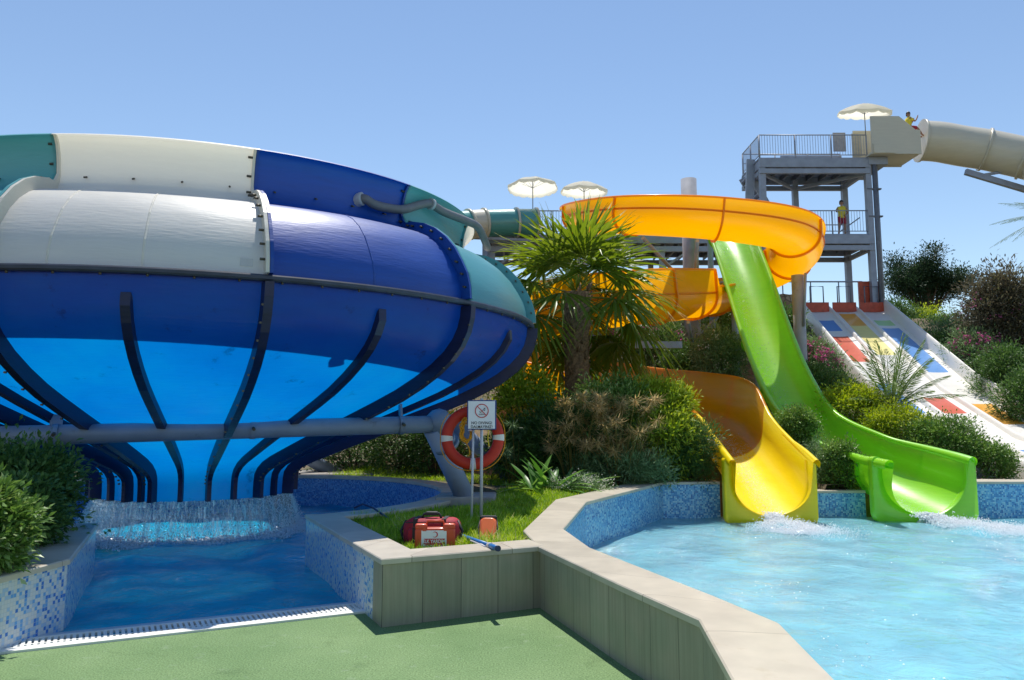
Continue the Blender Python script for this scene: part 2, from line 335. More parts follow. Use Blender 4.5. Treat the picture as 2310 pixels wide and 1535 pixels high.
M['basin_light'] = plain('basin_light', (.34, .82, .95), .5, var=.1, scale=1.5)
M['basin_deep'] = plain('basin_deep', (.22, .82, 1.0), .5, var=.3, scale=1.0)
M['grate'] = plain('grate_plastic', (.80, .79, .74), .5, var=.05)
M['gutter'] = plain('gutter_lip', (.50, .56, .62), .4, var=.1)
M['dark'] = plain('dark_void', (.02, .022, .025), .8)
M['turf'] = None
M['trunk'] = plain('palm_trunk', (.24, .145, .085), .9, var=.45, scale=22, bump=.8, bscale=24)
M['wood'] = plain('bark', (.12, .085, .06), .9, var=.35, scale=14, bump=.6, bscale=20)
M['red'] = plain('buoy_red', (.52, .035, .016), .5, var=.08, scale=8, dirt=((.42, .06, .03), 9, .66), spec=.3)
M['band'] = plain('buoy_band', (.72, .68, .62), .5, var=.08)
M['rope_orange'] = plain('rope_orange', (.80, .36, .01), .7, var=.15, scale=60, bump=.6, bscale=160)
M['rope_yellow'] = plain('rope_yellow', (.75, .55, .03), .7, var=.1)
M['post_white'] = plain('post_white', (.52, .52, .55), .45, var=.06)
M['post_pale'] = plain('post_pale', (.66, .66, .70), .45, var=.06)
M['board_white'] = plain('board_white', (.78, .79, .82), .5, var=.03)
M['board_blue'] = plain('board_blue', (.012, .045, .19), .5, var=.05)
M['sign_red'] = plain('sign_red', (.55, .02, .03), .5, var=.03)
M['ink'] = plain('ink', (.02, .022, .035), .6)
M['kit_orange'] = plain('kit_orange', (.60, .065, .015), .45, coat=.2, var=.06)
M['bag_red'] = plain('bag_red', (.36, .012, .03), .7, var=.2, scale=12, bump=.3, bscale=90)
M['strap'] = plain('strap_black', (.018, .018, .022), .6)
M['reflect'] = plain('reflective_grey', (.5, .5, .52), .4)
M['can_orange'] = plain('can_orange', (.85, .17, .04), .4, coat=.2, var=.05)
M['can_red'] = plain('can_red', (.8, .07, .015), .45, var=.05)
M['pole_blue'] = plain('pole_blue', (.03, .17, .45), .4, var=.1)
M['pole_dark'] = plain('pole_dark', (.012, .03, .10), .4)
M['canvas'] = grp('parasol_canvas', (.86, .82, .68), trans=.6, tcol=(.95, .9, .74), rough=.7, coat=0, var=.03)
M['skin'] = plain('skin', (.36, .19, .12), .5, var=.05)
M['hair'] = plain('hair', (.02, .015, .014), .5)
M['shirt'] = plain('yellow_shirt', (.75, .60, .05), .8, var=.1)
M['shorts'] = plain('red_shorts', (.35, .02, .04), .8, var=.1)
M['panel_beige'] = plain('panel_beige', (.62, .54, .40), .6)
M['panel_grey'] = plain('panel_grey', (.34, .33, .35), .6)
M['drystone'] = None
M['petal'] = leaf_mat('pink_petal', [(0, (.42, .06, .20)), (.6, (.62, .16, .34)), (1, (.75, .36, .48))], .3, .6)
M['petal_white'] = leaf_mat('white_petal', [(0, (.6, .58, .5)), (1, (.8, .78, .72))], .3, .6)

def turf_mat():
    m, nt, no, li = mat('green_deck_coating')
    tc = N(nt, 'ShaderNodeTexCoord')
    a = N(nt, 'ShaderNodeTexNoise', i_Scale=.9, i_Detail=6.0); li.new(tc.outputs['Object'], a.inputs['Vector'])
    b_ = N(nt, 'ShaderNodeTexNoise', i_Scale=85.0, i_Detail=3.0); li.new(tc.outputs['Object'], b_.inputs['Vector'])
    r1 = ramp(nt, [(.3, (.112, .205, .072)), (.7, (.185, .285, .118))]); li.new(a.outputs['Fac'], r1.inputs['Fac'])
    r2 = ramp(nt, [(.3, (.5, .55, .45)), (.7, (1.45, 1.4, 1.45))]); li.new(b_.outputs['Fac'], r2.inputs['Fac'])
    mu = N(nt, 'ShaderNodeMix', data_type='RGBA', blend_type='MULTIPLY'); mu.inputs['Factor'].default_value = 1; li.new(r1.outputs[0], mu.inputs[6]); li.new(r2.outputs[0], mu.inputs[7])
    c = N(nt, 'ShaderNodeTexNoise', i_Scale=7.0, i_Detail=9.0, i_Roughness=.7); li.new(tc.outputs['Object'], c.inputs['Vector'])
    r3 = ramp(nt, [(.58, (0, 0, 0)), (.72, (.7, .7, .7))]); li.new(c.outputs['Fac'], r3.inputs['Fac'])
    mx = N(nt, 'ShaderNodeMix', data_type='RGBA'); li.new(r3.outputs[0], mx.inputs['Factor']); li.new(mu.outputs[2], mx.inputs[6]); mx.inputs[7].default_value = rgb(.25, .335, .205)
    d_ = N(nt, 'ShaderNodeTexNoise', i_Scale=2.6, i_Detail=8.0, i_Roughness=.65, i_Distortion=.5); li.new(tc.outputs['Object'], d_.inputs['Vector']); r4 = ramp(nt, [(.30, (.74, .78, .72)), (.42, (1, 1, 1))]); li.new(d_.outputs['Fac'], r4.inputs['Fac']); mz = N(nt, 'ShaderNodeMix', data_type='RGBA', blend_type='MULTIPLY'); mz.inputs['Factor'].default_value = 1; li.new(mx.outputs[2], mz.inputs[6]); li.new(r4.outputs[0], mz.inputs[7]); mx = mz
    p = N(nt, 'ShaderNodeBsdfPrincipled', i_Roughness=.85); li.new(mx.outputs[2], p.inputs['Base Color'])
    bp = N(nt, 'ShaderNodeBump', i_Strength=.6, i_Distance=.006); li.new(b_.outputs['Fac'], bp.inputs['Height']); li.new(bp.outputs['Normal'], p.inputs['Normal'])
    o = N(nt, 'ShaderNodeOutputMaterial'); li.new(p.outputs[0], o.inputs[0]); return m
M['turf'] = turf_mat()
def soil_mat():
    m, nt, no, li = mat('planted_soil')
    tc = N(nt, 'ShaderNodeTexCoord')
    a = N(nt, 'ShaderNodeTexNoise', i_Scale=1.4, i_Detail=8.0, i_Roughness=.7); li.new(tc.outputs['Object'], a.inputs['Vector'])
    r1 = ramp(nt, [(.35, (.10, .075, .045)), (.5, (.17, .13, .08)), (.62, (.06, .085, .025))]); li.new(a.outputs['Fac'], r1.inputs['Fac'])
    p = N(nt, 'ShaderNodeBsdfPrincipled', i_Roughness=.95); li.new(r1.outputs[0], p.inputs['Base Color'])
    n2 = N(nt, 'ShaderNodeTexNoise', i_Scale=18.0, i_Detail=6.0); li.new(tc.outputs['Object'], n2.inputs['Vector'])
    bp = N(nt, 'ShaderNodeBump', i_Strength=.8, i_Distance=.06); li.new(n2.outputs['Fac'], bp.inputs['Height']); li.new(bp.outputs['Normal'], p.inputs['Normal'])
    o = N(nt, 'ShaderNodeOutputMaterial'); li.new(p.outputs[0], o.inputs[0]); return m
M['soil'] = soil_mat()
def drystone_mat():
    m, nt, no, li = mat('dry_stone')
    tc = N(nt, 'ShaderNodeTexCoord')
    v = N(nt, 'ShaderNodeTexVoronoi', i_Scale=5.5); li.new(tc.outputs['Object'], v.inputs['Vector'])
    ve = N(nt, 'ShaderNodeTexVoronoi', i_Scale=5.5, feature='DISTANCE_TO_EDGE'); li.new(tc.outputs['Object'], ve.inputs['Vector'])
    sp = N(nt, 'ShaderNodeSeparateColor'); li.new(v.outputs['Color'], sp.inputs[0])
    r1 = ramp(nt, [(0, (.20, .14, .09)), (.5, (.32, .24, .17)), (1, (.40, .33, .27))]); li.new(sp.outputs[0], r1.inputs['Fac'])
    r2 = ramp(nt, [(.0, (.45, .43, .4)), (.05, (1, 1, 1))]); li.new(ve.outputs['Distance'], r2.inputs['Fac'])
    mu = N(nt, 'ShaderNodeMix', data_type='RGBA', blend_type='MULTIPLY'); mu.inputs['Factor'].default_value = 1; li.new(r1.outputs[0], mu.inputs[6]); li.new(r2.outputs[0], mu.inputs[7])
    p = N(nt, 'ShaderNodeBsdfPrincipled', i_Roughness=.9); li.new(mu.outputs[2], p.inputs['Base Color'])
    bp = N(nt, 'ShaderNodeBump', i_Strength=1, i_Distance=.08); li.new(r2.outputs[0], bp.inputs['Height']); li.new(bp.outputs['Normal'], p.inputs['Normal'])
    o = N(nt, 'ShaderNodeOutputMaterial'); li.new(p.outputs[0], o.inputs[0]); return m
M['drystone'] = drystone_mat()
M['water_right'] = water_mat('pool_water_turquoise', (.30, .74, .90), (.72, .96, 1.0), .55, .6, 4.5)
M['water_left'] = water_mat('pool_water_blue', (.008, .60, 1.0), (.50, .93, 1.0), .56, 1.4, 2.6, refr=.55)
def foam_mat():
    m, nt, no, li = mat('white_water')
    d = N(nt, 'ShaderNodeBsdfPrincipled', i_Roughness=.15); d.inputs['Base Color'].default_value = rgb(.95, .97, .98); d.inputs['Specular IOR Level'].default_value = .9
    t = N(nt, 'ShaderNodeBsdfTranslucent', i_Color=rgb(.97, .98, 1)); ms = N(nt, 'ShaderNodeMixShader', i_Fac=.5); li.new(d.outputs[0], ms.inputs[1]); li.new(t.outputs[0], ms.inputs[2])
    o = N(nt, 'ShaderNodeOutputMaterial'); li.new(ms.outputs[0], o.inputs[0]); return m
M['foam'] = foam_mat()
def sheet_mat(name, sx, sy, lo, hi, ior=1.33):
    """thin running water: part clear, part white strands"""
    m, nt, no, li = mat(name)
    uv = N(nt, 'ShaderNodeUVMap', uv_map='UVMap'); mp = N(nt, 'ShaderNodeMapping'); mp.inputs['Scale'].default_value = (sx, sy, 1); li.new(uv.outputs[0], mp.inputs['Vector'])
    nz = N(nt, 'ShaderNodeTexNoise', i_Scale=1.0, i_Detail=8.0, i_Roughness=.75, i_Distortion=.8); li.new(mp.outputs[0], nz.inputs['Vector'])
    rp = ramp(nt, [(lo, (0, 0, 0)), (hi, (1, 1, 1))]); li.new(nz.outputs['Fac'], rp.inputs['Fac'])
    tr = N(nt, 'ShaderNodeBsdfTransparent', i_Color=rgb(.93, .97, 1)); d = N(nt, 'ShaderNodeBsdfDiffuse', i_Color=rgb(.85, .9, .93)); t = N(nt, 'ShaderNodeBsdfTranslucent', i_Color=rgb(.85, .92, .96))
    m0 = N(nt, 'ShaderNodeMixShader', i_Fac=.5); li.new(d.outputs[0], m0.inputs[1]); li.new(t.outputs[0], m0.inputs[2])
    m1 = N(nt, 'ShaderNodeMixShader'); li.new(rp.outputs[0], m1.inputs[0]); li.new(tr.outputs[0], m1.inputs[1]); li.new(m0.outputs[0], m1.inputs[2])
    g = N(nt, 'ShaderNodeBsdfGlossy', i_Roughness=.08); fr = N(nt, 'ShaderNodeFresnel', i_IOR=ior); bp = N(nt, 'ShaderNodeBump', i_Strength=.8, i_Distance=.02); li.new(nz.outputs['Fac'], bp.inputs['Height']); li.new(bp.outputs['Normal'], g.inputs['Normal']); li.new(bp.outputs['Normal'], fr.inputs['Normal'])
    m2 = N(nt, 'ShaderNodeMixShader'); li.new(fr.outputs[0], m2.inputs[0]); li.new(m1.outputs[0], m2.inputs[1]); li.new(g.outputs[0], m2.inputs[2])
    o = N(nt, 'ShaderNodeOutputMaterial'); li.new(m2.outputs[0], o.inputs[0]); return m
M['curtain'] = sheet_mat('falling_sheet', 20, 2.6, .48, .63, ior=1.25)
M['foam_sheet'] = sheet_mat('foam_sheet', 12, 12, .36, .50, ior=1.12)
M['runnel'] = sheet_mat('running_sheet', 34, 12, .52, .62, ior=1.1)

# ------------------------------------------------------------------ sky + sun
world = bpy.data.worlds.new('World'); scene.world = world; world.use_nodes = True
wn = world.node_tree; bg = wn.nodes['Background']
sky = wn.nodes.new('ShaderNodeTexSky'); sky.sky_type = 'NISHITA'; sky.sun_disc = False
SUN_EL, SUN_AZ = R(68), R(0)
sky.sun_elevation = SUN_EL; sky.sun_rotation = SUN_AZ; sky.air_density = 1.05; sky.dust_density = 0.0; sky.ozone_density = 1.6
wn.links.new(sky.outputs[0], bg.inputs['Color']); bg.inputs['Strength'].default_value = .115
sd = bpy.data.lights.new('sun', 'SUN'); sun = bpy.data.objects.new('sun', sd); col.objects.link(sun)
sd.energy = 4.0; sd.angle = R(.5); sd.color = (1, .955, .88)
dirn = Vector((-math.sin(SUN_AZ) * math.cos(SUN_EL), -math.cos(SUN_AZ) * math.cos(SUN_EL), -math.sin(SUN_EL)))
sun.rotation_euler = dirn.to_track_quat('-Z', 'Y').to_euler(); sun.location = (0, 20, 60)
scene.view_settings.view_transform = 'Standard'; scene.view_settings.look = 'None'; scene.view_settings.exposure = 0.35
scene.cycles.max_bounces = 10; scene.cycles.transparent_max_bounces = 16; scene.cycles.transmission_bounces = 6
scene.cycles.caustics_reflective = False; scene.cycles.caustics_refractive = False
scene.cycles.use_denoising = True
scene.cycles.sample_clamp_indirect = 6

# ------------------------------------------------------------------ setting: ground, deck, pools
AX, AY = -4.83, 12.41                      # axis of the big bowl and its round pool
def pip(x, y, P):
    c = False; n = len(P)
    for i in range(n):
        x1, y1 = P[i][0], P[i][1]; x2, y2 = P[i - 1][0], P[i - 1][1]
        if (y1 > y) != (y2 > y) and x < (x2 - x1) * (y - y1) / (y2 - y1) + x1: c = not c
    return c
def sstep(a, b, x): t = max(0, min(1, (x - a) / (b - a))); return t * t * (3 - 2 * t)
HC = .53
# right pool: inner and outer edges of its wall, from beside the viewer round to the far side
R_in = [(1.30, -3.0), (1.33, 1.5), (1.38, 3.6), (1.46, 4.58), (1.27, 5.27), (.67, 7.17), (.51, 8.39), (1.0, 11.1), (2.68, 14.45), (3.72, 14.55)]
R_out = [(.86, -3.0), (.90, 1.5), (.97, 3.6), (1.07, 4.66), (.75, 5.6), (.25, 7.25), (.13, 8.28), (.62, 11.35), (2.45, 14.95), (3.72, 15.08)]
pool_poly = [((a[0] + b[0]) / 2, (a[1] + b[1]) / 2) for a, b in zip(R_in, R_out)] + [(20, 14.85), (20, -3)]
RC = 3.75
L_in = [(-4.5, 8.85), (-4.05, 7.75), (-3.58, 6.62), (-3.66, 5.92), (-3.95, 4.5), (-4.4, 2.0), (-4.7, -3)]
L_out = [(-4.85, 8.7), (-4.38, 7.6), (-3.95, 6.55), (-4.0, 5.9), (-4.3, 4.45), (-4.75, 1.95), (-5.05, -3)]
P_in = [(-2.42, 9.60), (-1.04, 6.60), (.28, 7.29)]           # planter wall: pool side and front
P_out = [(-2.05, 9.62), (-.88, 7.07), (.16, 7.62)]           # its planted side
deck_poly = [(-4.9, -3), (-4.55, 2), (-4.1, 4.5), (-3.8, 5.9), (-3.75, 6.6), (-4.2, 7.7), (-4.65, 8.8), (-2.3, 9.7), (-.95, 6.85), (.22, 7.45), (.5, 7.0), (.9, 5.5), (1.2, 4.6), (1.15, 3.6), (1.1, -3)]
def rainbow_z(y): return float(np.interp(y, [14.6, 15.5, 17, 19, 22, 27, 36, 38], [.10, .22, .42, .62, 1.05, 2.55, 6.5, 6.9]))
def gz(x, y):
    a = .45 + max(0, min(y, 34) - 17) * .365
    if x < 1.5: a = a * sstep(-6, 1.5, x) + (1 - sstep(-6, 1.5, x)) * (.45 + max(0, min(y, 40) - 21) * .22)
    b = max(.36, rainbow_z(y) - .45)
    t = sstep(8.6, 10, x) * (1 - sstep(26, 30, x))
    a = a * (1 - t) + min(a, b) * t
    if 13.8 < y < 17.6 and (3.55 < x < 5.4 or 6.05 < x < 8.05): return min(.42, -.35 + (y - 14) * .30)
    n = noise.noise((x * .5, y * .5, 0)) * .12 + noise.noise((x * 1.7, y * 1.7, 3)) * .04
    k = sstep(14.5, 18, y)
    near = .40 + .06 * sstep(8, 12, y) + noise.noise((x * 1.5, y * 1.5, 1)) * .03
    return (near if y < 15 else a) + n * k
def hill():
    mb = MB(); st = .3; x0, x1, y0, y1 = -24, 48, -3, 60
    nx, ny = int((x1 - x0) / st), int((y1 - y0) / st); idx = {}
    def vid(i, j):
        if (i, j) not in idx:
            x, y = x0 + i * st, y0 + j * st; idx[(i, j)] = len(mb.v); mb.v.append(Vector((x, y, gz(x, y))))
        return idx[(i, j)]
    for j in range(ny):
        s2 = 1
        for i in range(nx):
            cx, cy = x0 + (i + .5) * st, y0 + (j + .5) * st
            if cy < 15.5:
                if pip(cx, cy, pool_poly) or pip(cx, cy, deck_poly) or cx > 20 or (cy < 7.1 and cx > -3.75): continue
            if (cx - AX) ** 2 + (cy - AY) ** 2 < (RC + .17) ** 2: continue
            mb.face((vid(i, j), vid(i + 1, j), vid(i + 1, j + 1), vid(i, j + 1)), 0, True)
    o = mb.build('hill', M['soil'], uv=False); o['kind'] = 'structure'
hill()
o = MB().grid([[(-900, -300, -1.4), (900, -300, -1.4)], [(-900, 1500, -1.4), (900, 1500, -1.4)]]).build('ground', M['soil'], uv=False); o['kind'] = 'structure'
mb = MB(); dp = [(-4.9, -3), (-4.6, 2), (-4.15, 4.5), (-3.85, 5.75), (-3.62, 5.86), (-1.2, 7.10), (.3, 7.6), (.6, 7.0), (1.0, 5.4), (1.15, 4.6), (1.1, 3.6), (1.0, -3)]
mb.prism(dp, -.3, 0.0); o = mb.build('deck', M['turf'], uv=False); o['kind'] = 'structure'
# basins and water
o = MB().grid([[(.2, -3, -1.0), (20, -3, -1.0)], [(.2, 14.6, -1.0), (20, 14.6, -1.0)]]).build('pool_floor', M['basin_light']); o['kind'] = 'structure'
o = MB().grid([[(-9, 5.5, -.75), (-.9, 5.5, -.75)], [(-9, 16.6, -.75), (-.9, 16.6, -.75)]]).build('round_pool_floor', M['basin_deep']); o['kind'] = 'structure'
def water(name, x0, x1, y0, y1, z, st, amp, m, hot=(), keep=None):
    nx, ny = int((x1 - x0) / st) + 1, int((y1 - y0) / st) + 1
    xs = np.linspace(x0, x1, nx); ys = np.linspace(y0, y1, ny); Xg, Yg = np.meshgrid(xs, ys)
    r2 = np.random.default_rng(3); Zg = np.zeros_like(Xg)
    for k in range(26):
        a = r2.uniform(0, 2 * math.pi); f = r2.uniform(1.2, 13); Zg += np.sin(f * (Xg * math.cos(a) + Yg * math.sin(a) * .9) + r2.uniform(0, 6) + 1.4 * np.sin(Xg * r2.uniform(.4, 2)) + 1.1 * np.sin(Yg * r2.uniform(.4, 2))) * amp / f ** .72
    for hx, hy, hr, ha in hot:
        d = np.hypot(Xg - hx, Yg - hy); Zg += ha * np.exp(-(d / hr) ** 2) * np.sin(9 * d) ; Zg *= 1 + 1.2 * np.exp(-(d / (1.3 * hr)) ** 2)
    V = np.stack([Xg, Yg, Zg + z], -1).reshape(-1, 3); I = np.arange(nx * ny).reshape(ny, nx)
    Fq = np.stack([I[:-1, :-1], I[:-1, 1:], I[1:, 1:], I[1:, :-1]], -1).reshape(-1, 4)
    if keep is not None:
        cx = V[Fq].mean(1); Fq = Fq[np.array([keep(a[0], a[1]) for a in cx])]
    o = np_mesh(name, V, Fq, m, smooth=True); o['kind'] = 'structure'; return o
water('water', .3, 20, -3, 14.6, -.10, .075, .0085, M['water_right'], hot=((4.5, 13.2, .6, .02), (7.3, 12.9, .7, .02)))
lw_keep = lambda x, y: y > 15.6 or x < -3.3 or (x < -1.0 and (y - 7.06) * 2.42 > (x + 1.25) * 1.24 - .02) or x < -3.6
water('round_pool_water', -9, -.95, 6.0, 16.6, -.03, .05, .018, M['water_left'], hot=((AX, AY - 1.6, .8, .01),))

# walls with coping -------------------------------------------------------
def coping_strip(mb, A, B, z, th=.045, ov=.018, mi=0):
    """slab between polylines A and B at height z, slightly overhanging"""
    n = len(A); rows = []
    mb.run = [0.0]
    for i in range(1, n): mb.run.append(mb.run[-1] + math.hypot((A[i][0] + B[i][0] - A[i - 1][0] - B[i - 1][0]) / 2, (A[i][1] + B[i][1] - A[i - 1][1] - B[i - 1][1]) / 2))
    for i in range(n):
        a = Vector((*A[i], 0)); b = Vector((*B[i], 0)); d = (a - b).normalized() * ov; a = a + d; b = b - d
        e = .008
        rows.append([(a.x, a.y, z - th), (a.x, a.y, z - e), ((a - d * .5).x, (a - d * .5).y, z), ((b + d * .5).x, (b + d * .5).y, z), (b.x, b.y, z - e), (b.x, b.y, z - th)])
    mb.grid(rows, mi, False, True)
    for r_ in (rows[0], rows[-1]):
        k = len(mb.v); mb.v += [Vector(p) for p in r_]; mb.face(range(k, k + 6), mi)
    mb.runv = [x for x in mb.run for _ in range(6)] + [mb.run[0]] * 6 + [mb.run[-1]] * 6
def wall(name, label, A, B, zb, zt, mA, mB, mc, cat='wall', th=.045):
    """body between polylines A (pool side) and B (outer side) + coping slab"""
    root = thing(name, label, cat, (A[0][0], A[0][1], 0)); off = Vector((-A[0][0], -A[0][1], 0))
    mb = MB()
    for i in range(len(A) - 1):
        for P, mi, fl in ((A, 0, 0), (B, 1, 1)):
            q = [(*P[i], zb), (*P[i + 1], zb), (*P[i + 1], zt - th), (*P[i], zt - th)]
            k = len(mb.v); mb.v += [Vector(p) + off for p in q]; mb.face((k, k + 1, k + 2, k + 3) if fl else (k + 3, k + 2, k + 1, k), mi)
    for i in (0, len(A) - 1):
        q = [(*A[i], zb), (*B[i], zb), (*B[i], zt - th), (*A[i], zt - th)]; k = len(mb.v); mb.v += [Vector(p) + off for p in q]; mb.face((k, k + 1, k + 2, k + 3), 1)
    mb.build('wall_body', [mA, mB], root)
    c = MB(); coping_strip(c, A, B, zt, th)
    for v in c.v: v += off
    c.build('coping', mc, root); return root
pw = wall('pool_wall', 'curving wall round the turquoise pool, grey stone outside, beige coping', R_in, R_out, -1.0, HC, M['tile_blue'], M['clad'], M['coping'])
wall('pool_wall', 'low blue mosaic wall between the yellow and the green slide ends', [(5.22, 14.56), (6.34, 14.6)], [(5.22, 15.1), (6.30, 15.12)], -1.0, .37, M['tile_blue'], M['concrete'], M['coping_far'])
wall('pool_wall', 'blue mosaic far wall to the right of the green slide end', [(7.93, 14.6), (20, 14.7)], [(8.05, 15.15), (20, 15.3)], -1.0, HC, M['tile_blue'], M['concrete'], M['coping_far'])
# planter wall (L shaped): mosaic on the pool side, stone towards the deck
root = thing('planter_wall', 'low L shaped planter wall with stone cladding and pale coping on top', 'wall', (-1.04, 6.6, 0)); off = Vector((-1.04, -6.6, 0)) * -1; off = Vector((1.04, -6.6, 0))
mb = MB()
def q4(mb, p, mi): k = len(mb.v); mb.v += [Vector(x) + off for x in p]; mb.face((k, k + 1, k + 2, k + 3), mi)
zt = HC - .045
s_ = (-1.155, 6.85)                                            # where the mosaic starts, a stone end strip before it
for a, b, mi in (((-2.42, 9.60), s_, 0), (s_, (-1.04, 6.60), 1), ((-1.04, 6.60), (.28, 7.29), 1), ((-.88, 7.07), (-2.05, 9.62), 2), ((.16, 7.62), (-.88, 7.07), 2)):
    q4(mb, [(*a, -.75), (*b, -.75), (*b, zt), (*a, zt)], mi)
mb.build('wall_body', [M['tile_pale'], M['clad'], M['concrete']], root)
c = MB(); coping_strip(c, P_in, P_out, HC + .003)
for v in c.v: v += off
c.build('coping', M['coping'], root)
wall('pool_wall', 'mosaic wall of the left flower bed with small blue and white tiles', L_in, L_out, -.75, HC, M['tile_pale'], M['concrete'], M['coping'])
# round pool wall
a0, a1 = math.atan2(9.62 - AY, -2.42 - AX), math.atan2(8.85 - AY, -4.5 - AX) + 2 * math.pi
C_in = []; C_out = []
for i in range(57):
    a = a0 + (a1 - a0) * i / 56; C_in.append((AX + RC * math.cos(a), AY + RC * math.sin(a))); C_out.append((AX + (RC + .36) * math.cos(a), AY + (RC + .36) * math.sin(a)))
C_in.reverse(); C_out.reverse()
wall('round_pool_wall', 'round blue mosaic wall of the splash pool under the big bowl', C_in, C_out, -.75, HC - .004, M['tile_deep'], M['concrete'], M['coping_far'])
# overflow grate along the deck
root = thing('overflow_grate', 'white slotted overflow grate between the green deck and the blue pool', 'grate', (-3.62, 5.86, 0))
d = Vector((2.42, 1.24, 0)); L = d.length; d.normalize(); nrm = Vector((-d.y, d.x, 0)); Mg = Matrix((d, nrm, Vector((0, 0, 1)))).transposed().to_4x4()
mb = MB(); mb.box((-.02, .0, -.02), (L + .06, .105, .012), 0, Mg); mb.box((-.02, .105, -.02), (L + .06, .112, .010), 0, Mg)
mb.box((-.02, .315, -.02), (L + .06, .350, .012), 0, Mg); mb.box((-.02, .165, -.03), (L + .06, .19, .006), 0, Mg)
for i in range(66):
    x = .0 + i * (L + .02) / 66; mb.box((x, .1125, -.03), (x + .024, .3145, .010), 0, Mg)
mb.build('grate', M['grate'], root, loc=(0, 0, .004))
mb = MB(); mb.box((-.05, .11, -.28), (L + .08, .31, -.045), 0, Mg); mb.build('channel', M['concrete'], root)
mb = MB(); mb.grid([[Mg @ Vector(p) for p in ((-.05, .351, .010), (L + .1, .351, .010))], [Mg @ Vector(p) for p in ((-.05, .47, .004), (L + .2, .47, .004))], [Mg @ Vector(p) for p in ((-.05, .54, -.05), (L + .2, .54, -.05))], [Mg @ Vector(p) for p in ((-.05, .55, -.7), (L + .2, .55, -.7))]]); mb.build('gutter_lip', M['gutter'], root)

# ------------------------------------------------------------------ the big bowl
bowl = thing('bowl_slide', 'huge round bowl slide of blue, white and teal panels over a splash pool', 'water slide', (AX, AY, 0))
PH0 = math.atan2(-AY, -AX); STEP0 = R(28.8)
UP = [(5.08, 3.08), (5.07, 3.22), (5.03, 3.37), (4.95, 3.52), (4.85, 3.68), (4.72, 3.82), (4.57, 3.93), (4.42, 4.0), (4.28, 4.03), (4.17, 4.05), (4.09, 4.10), (4.06, 4.18), (4.05, 4.27), (4.06, 4.38), (4.08, 4.49), (4.11, 4.59), (4.15, 4.655), (4.20, 4.675), (4.225, 4.655)]
LO = [(5.08, 3.02), (5.07, 2.88), (5.03, 2.74), (4.95, 2.60), (4.82, 2.46), (4.62, 2.31), (4.36, 2.16), (4.05, 2.01), (3.70, 1.87), (3.3, 1.72), (2.85, 1.555), (2.4, 1.39), (2.0, 1.235), (1.72, 1.125), (1.55, 1.04), (1.44, .95), (1.385, .86), (1.37, .76), (1.365, .65), (1.365, .53)]
def P3(r, z, a): return (r * math.cos(a), r * math.sin(a), z)
def prof_off(P, d):
    out = []
    for i, (r, z) in enumerate(P):
        a = P[max(i - 1, 0)]; b = P[min(i + 1, len(P) - 1)]; tr, tz = b[0] - a[0], b[1] - a[1]; l = math.hypot(tr, tz); s = 1 if P is UP else -1
        nr, nz = tz / l * s, -tr / l * s
        out.append((r + nr * d, z + nz * d))
    return out
cols = ['gel_white', 'gel_navy', 'gel_teal']
